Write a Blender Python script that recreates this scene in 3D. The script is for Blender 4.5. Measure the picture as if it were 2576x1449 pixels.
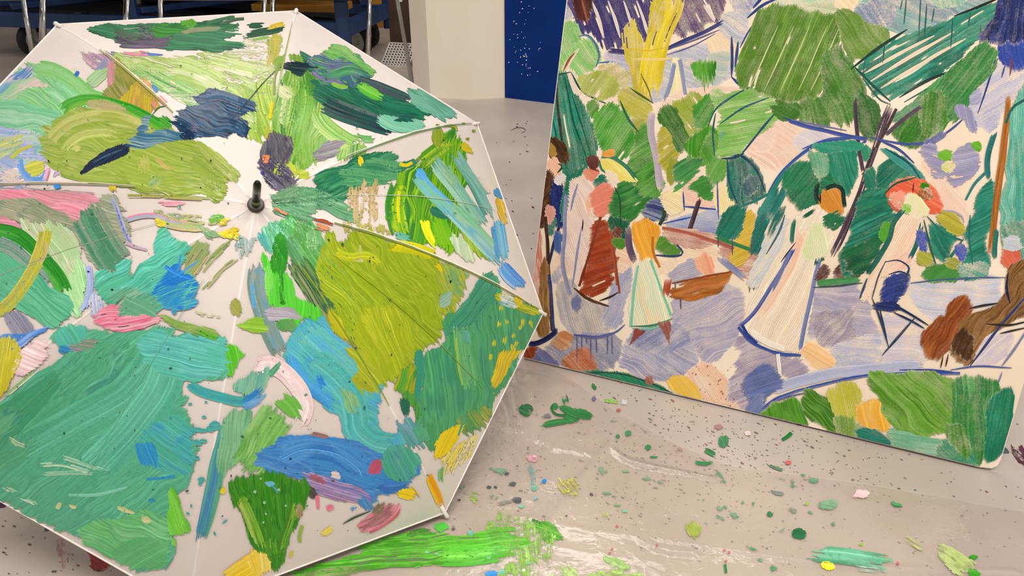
import bpy, bmesh, math, random
import numpy as np
from mathutils import Vector, Matrix
from mathutils.bvhtree import BVHTree

for o in list(bpy.data.objects):
    bpy.data.objects.remove(o)
SC = bpy.context.scene
COL = SC.collection
rng = np.random.default_rng(7)
random.seed(7)

# ------------------------------------------------------------------ camera, light, exposure
H = 1.05                                  # camera height
FPX = 1840.0                              # focal length for a 2576 px wide frame
PITCH = math.radians(29.0)
cam_d = bpy.data.cameras.new('camera')
cam_d.sensor_fit = 'HORIZONTAL'
cam_d.sensor_width = 36.0
cam_d.lens = 36.0 * FPX / 2576.0
cam_d.clip_start = 0.02
cam = bpy.data.objects.new('camera', cam_d)
COL.objects.link(cam)
cam.location = (0, 0, H)
cam.rotation_euler = (math.pi / 2 - PITCH, 0, 0)
SC.camera = cam

w = bpy.data.worlds.new('world')
SC.world = w
w.use_nodes = True
w.node_tree.nodes['Background'].inputs[0].default_value = (1.0, 0.945, 0.90, 1)
w.node_tree.nodes['Background'].inputs[1].default_value = 0.42


def area(name, loc, size, energy, rot=(0, 0, 0), col=(1, 0.94, 0.88)):
    l = bpy.data.lights.new(name, 'AREA')
    l.shape = 'RECTANGLE'
    l.size, l.size_y = size
    l.energy = energy
    l.color = col
    o = bpy.data.objects.new(name, l)
    COL.objects.link(o)
    o.location = loc
    o.rotation_euler = rot
    return o


# rows of fluorescent ceiling fittings
area('ceiling_tube', (0.4, 2.6, 3.0), (3.0, 0.10), 14)
area('ceiling_tube', (0.2, 3.1, 3.0), (3.0, 0.10), 25)
area('ceiling_tube', (0.6, 4.6, 3.0), (3.0, 0.10), 13)
area('ceiling_tube', (0.6, 5.6, 3.0), (3.0, 0.10), 13)
area('ceiling_tube', (0.5, -0.1, 3.0), (3.2, 0.25), 98)
SC.cycles.transparent_max_bounces = 32
SC.view_settings.view_transform = 'Standard'
SC.view_settings.look = 'None'
SC.view_settings.exposure = 0.0
SC.view_settings.gamma = 1.0
SC.view_settings.use_curve_mapping = False


# ------------------------------------------------------------------ helpers
def lin(h):
    v = [int(h[i:i + 2], 16) / 255 for i in (0, 2, 4)]
    return np.array([x / 12.92 if x <= 0.04045 else ((x + 0.055) / 1.055) ** 2.4 for x in v])


def link(name, me, parent=None):
    o = bpy.data.objects.new(name, me)
    COL.objects.link(o)
    if parent is not None:
        o.parent = parent
        o.matrix_parent_inverse = Matrix.Translation(parent.location).inverted()
    return o


def thing(name, label, cat, loc=(0, 0, 0), group=None):
    o = bpy.data.objects.new(name, None)
    COL.objects.link(o)
    o.location = loc
    o.empty_display_size = 0.1
    o['label'] = label
    o['category'] = cat
    if group:
        o['group'] = group
    return o


class MB:
    """collects simple shapes and links them as one mesh object"""
    def __init__(s):
        s.bm = bmesh.new()

    def box(s, c, d, rot=None, bev=0.0):
        m = Matrix.Translation(Vector(c)) @ (rot.to_4x4() if rot is not None else Matrix()) @ Matrix.Diagonal((d[0], d[1], d[2], 1))
        r = bmesh.ops.create_cube(s.bm, size=1, matrix=m)
        if bev:
            es = list({e for v in r['verts'] for e in v.link_edges})
            bmesh.ops.bevel(s.bm, geom=es, offset=bev, segments=2, affect='EDGES', profile=0.6)
        return s

    def bar(s, a, b, wd, th):
        a, b = Vector(a), Vector(b)
        d = b - a
        z = Vector((0, 0, 1)) if abs(d.normalized().z) < 0.95 else Vector((0, 1, 0))
        x = d.normalized()
        y = z.cross(x).normalized()
        z2 = x.cross(y)
        R = Matrix((x, y, z2)).transposed()
        return s.box((a + b) / 2, (d.length, wd, th), R, min(wd, th) * 0.12)

    def tube(s, pts, r, seg=10, cap=True):
        pts = [Vector(p) for p in pts]
        rr = r if hasattr(r, '__len__') else [r] * len(pts)
        rings = []
        u = None
        for i, p in enumerate(pts):
            t = (pts[min(i + 1, len(pts) - 1)] - pts[max(i - 1, 0)]).normalized()
            if u is None:
                u = t.orthogonal().normalized()
            u = (u - t * u.dot(t)).normalized()
            v = t.cross(u)
            rings.append([s.bm.verts.new(p + (u * math.cos(k * 2 * math.pi / seg) + v * math.sin(k * 2 * math.pi / seg)) * rr[i]) for k in range(seg)])
        for a, b in zip(rings, rings[1:]):
            for k in range(seg):
                s.bm.faces.new((a[k], a[(k + 1) % seg], b[(k + 1) % seg], b[k]))
        if cap:
            s.bm.faces.new(rings[0][::-1])
            s.bm.faces.new(rings[-1])
        return s

    def prism(s, foot, z0, z1):
        lo = [s.bm.verts.new((x, y, z0)) for x, y in foot]
        hi = [s.bm.verts.new((x, y, z1)) for x, y in foot]
        n = len(foot)
        for k in range(n):
            s.bm.faces.new((lo[k], lo[(k + 1) % n], hi[(k + 1) % n], hi[k]))
        s.bm.faces.new(lo[::-1])
        s.bm.faces.new(hi)
        return s

    def build(s, name, mat, parent=None, smooth=False):
        bmesh.ops.recalc_face_normals(s.bm, faces=s.bm.faces)
        me = bpy.data.meshes.new(name)
        s.bm.to_mesh(me)
        s.bm.free()
        me.materials.append(mat)
        if smooth:
            for p in me.polygons:
                p.use_smooth = True
        return link(name, me, parent)


def ray(px, py):
    u = (px - 1288.0) / FPX
    v = (py - 724.5) / FPX
    c, s = math.cos(PITCH), math.sin(PITCH)
    return np.stack([u, c - v * s, -s - v * c], -1)


def floor_at(px, py, z=0.0):
    d = ray(np.asarray(px, float), np.asarray(py, float))
    t = (z - H) / d[..., 2]
    return np.array([0, 0, H]) + d * t[..., None]


def at_depth(px, py, y):
    d = ray(np.asarray(px, float), np.asarray(py, float))
    return np.array([0, 0, H]) + d * (y / d[..., 1])[..., None]


# ------------------------------------------------------------------ materials
def new_mat(name):
    m = bpy.data.materials.new(name)
    m.use_nodes = True
    nt = m.node_tree
    return m, nt, nt.nodes['Principled BSDF']


def nd(nt, t, **kw):
    n = nt.nodes.new(t)
    for k, v in kw.items():
        setattr(n, k, v)
    return n


def noisy(name, c1, c2, scale=12.0, rough=0.5, metal=0.0, bump=0.1, bscale=120.0, detail=6.0, dist=0.001, spec=0.5, lo=0.35, hi=0.65):
    m, nt, b = new_mat(name)
    tc = nd(nt, 'ShaderNodeTexCoord')
    n = nd(nt, 'ShaderNodeTexNoise')
    n.inputs['Scale'].default_value = scale
    n.inputs['Detail'].default_value = detail
    nt.links.new(tc.outputs['Object'], n.inputs['Vector'])
    r = nd(nt, 'ShaderNodeValToRGB')
    r.color_ramp.elements[0].position = lo
    r.color_ramp.elements[1].position = hi
    r.color_ramp.elements[0].color = (*lin(c1), 1)
    r.color_ramp.elements[1].color = (*lin(c2), 1)
    nt.links.new(n.outputs['Fac'], r.inputs['Fac'])
    nt.links.new(r.outputs['Color'], b.inputs['Base Color'])
    b.inputs['Roughness'].default_value = rough
    b.inputs['Metallic'].default_value = metal
    b.inputs['Specular IOR Level'].default_value = spec
    if bump:
        n2 = nd(nt, 'ShaderNodeTexNoise')
        n2.inputs['Scale'].default_value = bscale
        n2.inputs['Detail'].default_value = 4
        nt.links.new(tc.outputs['Object'], n2.inputs['Vector'])
        bp = nd(nt, 'ShaderNodeBump')
        bp.inputs['Strength'].default_value = bump
        bp.inputs['Distance'].default_value = dist
        nt.links.new(n2.outputs['Fac'], bp.inputs['Height'])
        nt.links.new(bp.outputs['Normal'], b.inputs['Normal'])
    return m


def paint_mat(name, grain_scale, rough, bump, bdist, spec=0.5, grain_amt=0.55, ground=None, soft=False):
    """colour from the stroke's own 'pigment' attribute; its alpha is how densely the pigment covers the ground"""
    m, nt, b = new_mat(name)
    L = nt.links.new
    at = nd(nt, 'ShaderNodeAttribute', attribute_name='pigment')
    hh = nd(nt, 'ShaderNodeAttribute', attribute_name='relief')
    tc = nd(nt, 'ShaderNodeTexCoord')
    n = nd(nt, 'ShaderNodeTexNoise')
    n.inputs['Scale'].default_value = grain_scale
    n.inputs['Detail'].default_value = 3
    L(tc.outputs['Object'], n.inputs['Vector'])
    n3 = nd(nt, 'ShaderNodeTexNoise')
    n3.inputs['Scale'].default_value = 28
    n3.inputs['Detail'].default_value = 5
    L(tc.outputs['Object'], n3.inputs['Vector'])
    # cover = clamp((alpha - 1) * k + 1 + (noise - .5) * amt * (1 - alpha) * 2)
    sm = nd(nt, 'ShaderNodeMath', operation='ADD')
    L(n.outputs['Fac'], sm.inputs[0])
    L(n3.outputs['Fac'], sm.inputs[1])
    s2 = nd(nt, 'ShaderNodeMath', operation='SUBTRACT')
    L(sm.outputs[0], s2.inputs[0])
    s2.inputs[1].default_value = 1.0
    one = nd(nt, 'ShaderNodeMath', operation='SUBTRACT')
    one.inputs[0].default_value = 1.06
    L(at.outputs['Alpha'], one.inputs[1])
    ml = nd(nt, 'ShaderNodeMath', operation='MULTIPLY')
    L(s2.outputs[0], ml.inputs[0])
    L(one.outputs[0], ml.inputs[1])
    ma = nd(nt, 'ShaderNodeMath', operation='MULTIPLY_ADD')
    L(ml.outputs[0], ma.inputs[0])
    ma.inputs[1].default_value = grain_amt * 8
    L(at.outputs['Alpha'], ma.inputs[2])
    # thin places let the layer underneath show, bristle by bristle
    rl = nd(nt, 'ShaderNodeMath', operation='SUBTRACT')
    L(hh.outputs['Fac'], rl.inputs[0])
    rl.inputs[1].default_value = 0.5
    r2 = nd(nt, 'ShaderNodeMath', operation='MULTIPLY')
    L(rl.outputs[0], r2.inputs[0])
    L(one.outputs[0], r2.inputs[1])
    cov = nd(nt, 'ShaderNodeMath', operation='MULTIPLY_ADD')
    cov.use_clamp = True
    L(r2.outputs[0], cov.inputs[0])
    cov.inputs[1].default_value = 1.3
    L(ma.outputs[0], cov.inputs[2])
    if ground:                            # watery colour soaked into the paper
        mx = nd(nt, 'ShaderNodeMix', data_type='RGBA')
        L(cov.outputs[0], mx.inputs['Factor'])
        mx.inputs['A'].default_value = (*lin(ground), 1)
        L(at.outputs['Color'], mx.inputs['B'])
        L(mx.outputs['Result'], b.inputs['Base Color'])
    else:                                 # broken, dry-brushed cover
        sh = nd(nt, 'ShaderNodeMath', operation='MULTIPLY_ADD')
        sh.use_clamp = True
        L(cov.outputs[0], sh.inputs[0])
        sh.inputs[1].default_value = 1.3 if soft else 5.0
        sh.inputs[2].default_value = -0.25 if soft else -2.0
        L(at.outputs['Color'], b.inputs['Base Color'])
        L(sh.outputs[0], b.inputs['Alpha'])
    b.inputs['Roughness'].default_value = rough
    b.inputs['Specular IOR Level'].default_value = spec
    ad = nd(nt, 'ShaderNodeMath', operation='MULTIPLY_ADD')
    L(n.outputs['Fac'], ad.inputs[0])
    ad.inputs[1].default_value = 0.35
    L(hh.outputs['Fac'], ad.inputs[2])
    bp = nd(nt, 'ShaderNodeBump')
    bp.inputs['Strength'].default_value = bump
    bp.inputs['Distance'].default_value = bdist
    L(ad.outputs[0], bp.inputs['Height'])
    L(bp.outputs['Normal'], b.inputs['Normal'])
    return m


# ------------------------------------------------------------------ brush engine
# Brush marks are real thin skins of paint: every bristle of a stroke is a ribbon laid on the surface.
def vnoise(x, y, seed=0):
    """smooth 2-D value noise in 0..1"""
    def h(i, j):
        v = np.sin(i * 127.1 + j * 311.7 + seed * 74.7) * 43758.5453
        return v - np.floor(v)
    xi, yi = np.floor(x), np.floor(y)
    fx, fy = x - xi, y - yi
    fx, fy = fx * fx * (3 - 2 * fx), fy * fy * (3 - 2 * fy)
    a = h(xi, yi) * (1 - fx) + h(xi + 1, yi) * fx
    b = h(xi, yi + 1) * (1 - fx) + h(xi + 1, yi + 1) * fx
    return a * (1 - fy) + b * fy


def chaikin(p, n=1, closed=True):
    p = np.asarray(p, float)
    for _ in range(n):
        q = np.roll(p, -1, 0) if closed else p[1:]
        a = p if closed else p[:-1]
        r = np.empty((2 * len(a), 2))
        r[0::2] = a * 0.8 + q * 0.2
        r[1::2] = a * 0.2 + q * 0.8
        if not closed:
            r = np.vstack([p[:1], r, p[-1:]])
        p = r
    return p


def cmap(cols, t):
    c = np.array([lin(k) for k in cols])
    if len(c) == 1:
        return np.repeat(c, len(t), 0)
    t = np.clip(t, 0, 1) * (len(c) - 1)
    i = np.minimum(t.astype(int), len(c) - 2)
    f = (t - i)[:, None]
    return c[i] * (1 - f) + c[i + 1] * f


class Marks:
    """brush marks of one surface; put(pts, lift) lays pixel-plane points on that surface"""
    def __init__(s, put, mat, parent, lift, swell=2.5, step=10.0, part_area=700, part_name='brush_stroke', rest='paint_flecks', maxparts=290):
        s.put, s.mat, s.parent, s.dl = put, mat, parent, lift
        s.items = []
        s.base = 12
        s.streak = 0.0
        s.mute = 0.0
        s.edge = 0.3
        s.gam, s.gain = 1.0, 1.0
        s.swell, s.step = swell, step
        s.n = 0
        s.part_area, s.part_name, s.rest, s.maxparts = part_area, part_name, rest, maxparts

    def tone(s, c):
        """mute the bluish washes a little (they are greyer than tube colour)"""
        if s.mute:
            m = ((c[:, 2] > c[:, 1]) & (c[:, 2] > c[:, 0]) & (c.mean(1) > 0.22))[:, None] * s.mute
            g = c.mean(1)[:, None] * np.array([[1.05, 0.99, 0.98]])
            c = c * (1 - m) + g * m
        return np.clip(c, 0, 1) ** s.gam * s.gain

    def emit(s, V, F, C, Rl, size):
        s.n += 1
        P = s.put(V, s.dl * (s.n + s.base))
        s.items.append((P, F, C, Rl, size))

    def patch(s, poly, cols, ang=45, w=4.0, rag=5.0, gap=0.0, step=10.0, warp=5.0, dens=1.0, smooth=1, mix=1.0, edge=0.0):
        if isinstance(cols, str):
            cols = cols.split()
        poly = chaikin(poly, smooth) if smooth else np.asarray(poly, float)
        w = max(2.6, w * 0.68)
        # let the body of the mark swell a little past its outline
        e_ = np.roll(poly, -1, 0) - np.roll(poly, 1, 0)
        e_ /= np.linalg.norm(e_, axis=1)[:, None] + 1e-9
        n_ = np.c_[e_[:, 1], -e_[:, 0]]
        x_, y_ = poly[:, 0], poly[:, 1]
        if np.sum(x_ * np.roll(y_, -1) - y_ * np.roll(x_, -1)) < 0:
            n_ = -n_
        poly = poly + n_ * s.swell
        a = math.radians(ang)
        ca, sa = math.cos(a), math.sin(a)
        A = poly[:, 0] * ca + poly[:, 1] * sa
        B = -poly[:, 0] * sa + poly[:, 1] * ca
        seed = rng.random() * 50
        VV, FF, CC, RR = [], [], [], []
        nv = 0
        bs = np.arange(B.min() + w * 0.3, B.max(), w)
        edge_h = rng.random(len(bs) + 1)
        A2, B2 = np.roll(A, -1), np.roll(B, -1)
        for k, b in enumerate(bs):
            cr = (B <= b) != (B2 <= b)
            xs = np.sort(A[cr] + (b - B[cr]) / (B2[cr] - B[cr]) * (A2[cr] - A[cr]))
            tb = rng.normal(0, 0.2)
            pale = 1.0 + (s.streak * rng.random() if rng.random() < 0.14 else 0.0) - (0.5 * s.streak * rng.random() if rng.random() < 0.10 else 0.0)
            for a0, a1 in zip(xs[0::2], xs[1::2]):
                e0 = (vnoise(np.array([b / (w * 3.2)]), np.array([a0 / 60]), seed + 1)[0] - 0.5) * 2.6 + rng.normal(0, 0.28)
                e1 = (vnoise(np.array([b / (w * 3.2)]), np.array([a1 / 60]), seed + 2)[0] - 0.5) * 2.6 + rng.normal(0, 0.28)
                segs = [(a0 + e0 * rag - 1.5, a1 + e1 * rag + 1.5)]
                if gap:
                    out = []
                    for p0, p1 in segs:
                        if rng.random() < gap * 0.6:
                            c0 = p0 + (p1 - p0) * rng.random()
                            c1 = c0 + (p1 - p0) * rng.random() * 0.4
                            out += [(p0, c0), (c1, p1)]
                        else:
                            out.append((p0, p1))
                    segs = out
                for p0, p1 in segs:
                    if p1 - p0 < 1.5:
                        continue
                    m = max(2, int((p1 - p0) / s.step) + 1)
                    al = np.linspace(p0, p1, m)
                    if p1 - p0 > 12:
                        e_l = 3.0 if p1 - p0 < 40 else 8.0
                        al = np.r_[p0, p0 + e_l, al[(al > p0 + e_l) & (al < p1 - e_l)], p1 - e_l, p1]
                        m = len(al)
                    X = np.concatenate([al, al])
                    hw = np.full(m, w * 0.56)
                    hw[[0, -1]] *= 0.45
                    Y = np.concatenate([b - hw, b + hw])
                    px = X * ca - Y * sa
                    py = X * sa + Y * ca
                    t = 0.5 + mix * (vnoise(al / 75, np.full(m, b / 26), seed) - 0.5) * 1.3 + tb * mix + mix * (vnoise(al / 22, np.full(m, b / 9), seed + 3) - 0.5) * 0.35
                    c = s.tone(cmap(cols, t)) * pale + (pale > 1) * (pale - 1) * 0.05
                    d = np.full(m, dens) + (vnoise(al / 40, np.full(m, b / 14), seed + 9) - 0.5) * (1 - dens) * 1.2
                    if m > 3:
                        d[[0, -1]] *= 1 - s.edge * (0.4 + 0.6 * rng.random())
                    c = np.c_[c, np.clip(d, 0, 1)]
                    VV.append(np.c_[px, py])
                    CC.append(np.vstack([c, c]))
                    RR.append(np.concatenate([np.full(m, edge_h[k]), np.full(m, edge_h[k + 1])]))
                    i = np.arange(m - 1)
                    FF.append(np.c_[nv + i, nv + i + 1, nv + m + i + 1, nv + m + i])
                    nv += 2 * m
        if not VV:
            return
        V = np.vstack(VV)
        if warp:
            V = V + warp * 2 * np.c_[vnoise(V[:, 0] / 45, V[:, 1] / 45, seed + 5) - 0.5, vnoise(V[:, 0] / 45, V[:, 1] / 45, seed + 6) - 0.5]
        x, y = poly[:, 0], poly[:, 1]
        ar = abs(np.sum(x * np.roll(y, -1) - y * np.roll(x, -1))) / 2
        s.emit(V, np.vstack(FF), np.vstack(CC), np.concatenate(RR), ar)

    def stroke(s, path, width, cols, w=3.2, rag=8.0, gap=0.0, step=8.0, taper=0.0, dens=1.0, mix=0.6, wob=2.0, fade=0.0):
        if isinstance(cols, str):
            cols = cols.split()
        p = chaikin(path, 2, False)
        dd = np.r_[0, np.cumsum(np.linalg.norm(np.diff(p, axis=0), axis=1))]
        Ln = dd[-1]
        nb = max(1, int(round(width / w)))
        seed = rng.random() * 50
        VV, FF, CC, RR = [], [], [], []
        nv = 0
        hs = rng.random(nb + 1)
        for j in range(nb):
            rnd = (2 * abs((j + 0.5) / nb - 0.5)) ** 2.5 * min(width * 0.2, 7)
            l0 = rnd + rag * (1.5 * vnoise(np.array([j / 2.5]), np.array([0.5]), seed + 1)[0] + 1.3 * rng.random())
            l1 = Ln - rnd - rag * (1.5 * vnoise(np.array([j / 2.5]), np.array([0.5]), seed + 2)[0] + 1.7 * rng.random())
            if nb <= 2:
                l0, l1 = 0, Ln
            runs = [(l0, l1)]
            if gap and rng.random() < gap:
                c0 = l0 + (l1 - l0) * rng.random()
                runs = [(l0, c0), (c0 + (l1 - l0) * rng.random() * 0.5, l1)]
            for q0, q1 in runs:
                if q1 - q0 < 2:
                    continue
                m = max(3, int((q1 - q0) / min(step, s.step)) + 1)
                l = np.linspace(q0, q1, m)
                cx = np.interp(l, dd, p[:, 0])
                cy = np.interp(l, dd, p[:, 1])
                e = 1.5
                tx = np.interp(l + e, dd, p[:, 0]) - np.interp(l - e, dd, p[:, 0])
                ty = np.interp(l + e, dd, p[:, 1]) - np.interp(l - e, dd, p[:, 1])
                n = np.hypot(tx, ty) + 1e-9
                nx, ny = -ty / n, tx / n
                u = l / Ln
                wd = width * (1 - taper * np.abs(2 * u - 1) ** 2.0)
                if nb <= 2:
                    wd = wd * (0.75 + 0.5 * vnoise(l / 25, l * 0 + seed, 1))
                o0 = (j / nb - 0.5) * wd * 1.02 - 0.3
                o1 = ((j + 1) / nb - 0.5) * wd * 1.02 + 0.3
                if nb > 2:
                    mid = (o0 + o1) / 2
                    kk = np.ones(m)
                    kk[[0, -1]] = 0.3
                    o0, o1 = mid + (o0 - mid) * kk, mid + (o1 - mid) * kk
                wv = wob * (vnoise(l / 60, np.full(m, seed), 2) - 0.5) * 2
                o0, o1 = o0 + wv, o1 + wv
                VV.append(np.c_[np.r_[cx + nx * o0, cx + nx * o1], np.r_[cy + ny * o0, cy + ny * o1]])
                t = (j + 0.5) / nb + mix * (vnoise(l / 70, np.full(m, j / 2.5), seed) - 0.5) * 1.2 + rng.normal(0, 0.10) * mix
                d = np.full(m, dens)
                if nb > 4:
                    d = d * (1 - s.edge * np.clip(1 - np.minimum(l - q0, q1 - l) / min(24, Ln * 0.2), 0, 1))
                if fade:
                    d = d * (1 - fade * u ** 1.5)
                pale = 1.0 + (s.streak * rng.random() if nb > 4 and rng.random() < 0.16 else 0.0)
                c = np.c_[s.tone(cmap(cols, t)) * pale + (pale - 1) * 0.05, np.clip(d, 0, 1)]
                CC.append(np.vstack([c, c]))
                RR.append(np.r_[np.full(m, hs[j]), np.full(m, hs[j + 1])])
                i = np.arange(m - 1)
                FF.append(np.c_[nv + i, nv + i + 1, nv + m + i + 1, nv + m + i])
                nv += 2 * m
        if VV:
            s.emit(np.vstack(VV), np.vstack(FF), np.vstack(CC), np.concatenate(RR), width * Ln)

    def line(s, path, width, col, dens=1.0, taper=0.75):
        s.stroke(path, width, col, w=max(1.2, min(2.2, width / 2), width / 2.5), rag=3, taper=taper, mix=0.5, wob=1.0, dens=dens)

    def blob(s, x, y, r, col, ry=None, ang=0.0, dens=1.0):
        n = 11
        a = np.linspace(0, 2 * math.pi, n, endpoint=False)
        k = r * (0.8 + 0.4 * rng.random(n))
        bx, by = np.cos(a) * k, np.sin(a) * k * ((ry or r) / r)
        ca, sa = math.cos(ang), math.sin(ang)
        V = np.vstack([[x, y], np.c_[x + bx * ca - by * sa, y + bx * sa + by * ca]])
        i = np.arange(n)
        F = np.c_[np.zeros(n, int), 1 + i, 1 + (i + 1) % n]
        dn_ = np.full(n + 1, dens)
        if dens < 0.9:
            dn_[1:] *= 0.3
        c = np.c_[s.tone(cmap(col.split(), rng.random(n + 1))), dn_]
        s.emit(V, F, c, np.r_[1.0, np.zeros(n)], math.pi * r * (ry or r))

    def finish(s):
        order = sorted(range(len(s.items)), key=lambda i: -s.items[i][4])
        big = {i for i in order[:s.maxparts] if s.items[i][4] >= s.part_area}
        rest = []
        for i, it in enumerate(s.items):
            if i in big:
                s.mesh(s.part_name, [it])
            else:
                rest.append(it)
        if rest:
            o = s.mesh(s.rest, rest)
            o['kind'] = 'stuff'

    def mesh(s, name, its):
        V, C, R, polys = [], [], [], []
        nv = 0
        for P, F, c, r, _ in its:
            V.append(P)
            C.append(c)
            R.append(r)
            polys += (F + nv).tolist()
            nv += len(P)
        me = bpy.data.meshes.new(name)
        me.from_pydata(np.vstack(V).tolist(), [], polys)
        at = me.color_attributes.new('pigment', 'FLOAT_COLOR', 'POINT')
        at.data.foreach_set('color', np.vstack(C).astype(np.float32).ravel())
        ah = me.attributes.new('relief', 'FLOAT', 'POINT')
        ah.data.foreach_set('value', np.concatenate(R).astype(np.float32))
        me.materials.append(s.mat)
        return link(name, me, s.parent)
# ------------------------------------------------------------------ setting
M_floor = noisy('concrete', 'b9aca0', 'c9bdb1', scale=3.0, rough=0.42, bump=0.15, bscale=200, detail=10)
M_blue = noisy('blue_wall_paint', '002b74', '003380', scale=4, rough=0.5, bump=0.15, bscale=90, spec=0.15)
M_cream = noisy('cream_wall_paint', 'f6ead4', 'fbf2e0', scale=3, rough=0.55, bump=0.25, bscale=60)
M_dark = noisy('dark_wall', '120e0d', '1c1716', scale=2, rough=0.8)  # near-black colour stands in for the back wall being unlit
M_steelblue = noisy('blue_enamel', '1d3c6c', '27497c', scale=9, rough=0.45, bump=0.2, bscale=80)
M_chrome = noisy('chrome', 'c8c4be', 'e2ded8', scale=5, rough=0.12, metal=1.0, bump=0)
M_black = noisy('black_plastic', '0e0e12', '17171c', scale=8, rough=0.5)
M_rubber = noisy('grey_rubber', '171617', '232222', scale=10, rough=0.7)
M_wheel = noisy('wheel_centre', 'a09c98', 'b8b4ae', scale=10, rough=0.5)
M_wood = noisy('brown_board', '3e2a20', '523a2c', scale=7, rough=0.6)
M_ochre = noisy('ochre_card', 'a8741e', 'c18a2e', scale=5, rough=0.6)
M_beige = noisy('beige_plastic', 'b5a996', 'c8bca8', scale=5, rough=0.5)
M_greymetal = noisy('grey_metal', '8f8a85', 'a8a39d', scale=9, rough=0.4, metal=0.4)
M_white = noisy('white_plastic', 'ddd6cf', 'efe9e2', scale=9, rough=0.4)

fb = MB().box((0, 2.5, -0.05), (14, 13, 0.1))
floor = fb.build('floor', M_floor)
floor['kind'] = 'structure'
o = MB().box((-2.0, 6.75, 1.5), (7.0, 0.2, 3.0)).build('wall_back', M_dark)
o['kind'] = 'structure'
# column: eight-sided cream pillar in front of the blue wall
foot = [tuple(floor_at(x, y)[:2]) for x, y in ((1042, 225), (1083, 244), (1186, 251), (1270, 245))]
cen = np.mean(foot, 0) + np.array([0.02, 0.17])
foot2 = foot + [(foot[3][0] + 0.05, foot[3][1] + 0.22), (foot[2][0] + 0.02, foot[2][1] + 0.48), (foot[1][0], foot[1][1] + 0.48), (foot[0][0] - 0.02, foot[0][1] + 0.2)]
column = MB().prism(foot2, 0, 3.0).build('column', M_cream)
column['kind'] = 'structure'
# blue wall to the right of the column
b0 = floor_at(1271, 246)
b1 = floor_at(1368, 258)
dv = (b1 - b0) / np.linalg.norm(b1 - b0)
nrm = np.array([dv[1], -dv[0], 0.0])
far = b0 + dv * 4.2
wall_blue = MB().prism([tuple(b0[:2]), tuple(far[:2]), tuple((far - nrm * 0.15)[:2]), tuple((b0 - nrm * 0.15)[:2])], 0, 3.0).build('wall_right', M_blue)
wall_blue['kind'] = 'structure'
M_dots = noisy('white_paint_drops', 'cfc9d8', 'e8e2e6', scale=30, rough=0.4, bump=0)
mb = MB()
for q in range(46):
    px, py = (rng.uniform(1280, 1366), rng.uniform(4, 190)) if q < 30 else (rng.normal(1318, 9), rng.normal(140, 22))
    d = ray(px, py)
    t = np.dot(b0 - np.array([0, 0, H]), nrm) / np.dot(d, nrm)
    p = np.array([0, 0, H]) + d * t + nrm * 0.002
    r = rng.uniform(0.002, 0.0042)
    bmesh.ops.create_icosphere(mb.bm, subdivisions=1, radius=r, matrix=Matrix.Translation(p))
o = mb.build('paint_drops', M_dots, wall_blue)
o['kind'] = 'stuff'

# ------------------------------------------------------------------ things at the back
# trolley
A0 = np.array([-1.05, 4.77, 0.0])
fx = np.array([-0.985, 0.173, 0.0])
bx_ = np.array([0.173, 0.985, 0.0])


def tp(a, b, z):
    return tuple(A0 + fx * a + bx_ * b + np.array([0, 0, z]))


trolley = thing('platform_trolley', 'blue steel platform trolley on casters behind the umbrella', 'trolley', tp(1.3, 0.4, 0))
MB().bar(tp(-0.02, 0, 0.245), tp(2.7, 0, 0.245), 0.05, 0.095).build('side_rail', M_steelblue, trolley)
MB().bar(tp(-0.02, 0.85, 0.245), tp(2.7, 0.85, 0.245), 0.05, 0.06).build('side_rail', M_steelblue, trolley)
MB().bar(tp(0, 0, 0.245), tp(0, 0.85, 0.245), 0.05, 0.095).build('end_rail', M_steelblue, trolley)
MB().bar(tp(2.68, 0, 0.245), tp(2.68, 0.85, 0.245), 0.05, 0.095).build('end_rail', M_steelblue, trolley)
for q in (1.4, 2.35, 2.62):
    MB().bar(tp(q, 0.03, 0.322), tp(q - 0.5, 0.82, 0.322), 0.045, 0.038).build('cross_member', M_steelblue, trolley)
MB().bar(tp(0.0, 0.0, 0.17), tp(0.0, 0.0, 0.42), 0.075, 0.075).build('corner_post', M_steelblue, trolley)
MB().bar(tp(0.0, 0.83, 0.12), tp(0.0, 0.83, 0.40), 0.05, 0.05).build('corner_post', M_steelblue, trolley)
MB().bar(tp(1.42, 0.0, 0.28), tp(1.42, 0.0, 0.75), 0.045, 0.045).build('upright', M_steelblue, trolley)


MB().prism([tp(0.05, 0.05, 0)[:2], tp(2.6, 0.05, 0)[:2], tp(2.6, 0.8, 0)[:2], tp(0.75, 0.8, 0)[:2], tp(0.75, 0.05, 0)[:2]], 0.293, 0.303).build('shade_panel', M_black, trolley)  # black panel stands in for the deep shade inside the frame


MB().prism([tp(0.1, 0.02, 0)[:2], tp(2.6, 0.02, 0)[:2], tp(2.6, 0.82, 0)[:2], tp(0.1, 0.82, 0)[:2]], 0.70, 0.74).build('shade_shelf', M_black, trolley)  # unseen shelf added above to shade the trolley
MB().bar(tp(0.15, 0.8, 0.28), tp(0.15, 0.8, 0.70), 0.045, 0.045).build('upright', M_steelblue, trolley)  # posts added to carry the unseen shading shelf
MB().bar(tp(2.5, 0.8, 0.28), tp(2.5, 0.8, 0.70), 0.045, 0.045).build('upright', M_steelblue, trolley)


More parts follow.
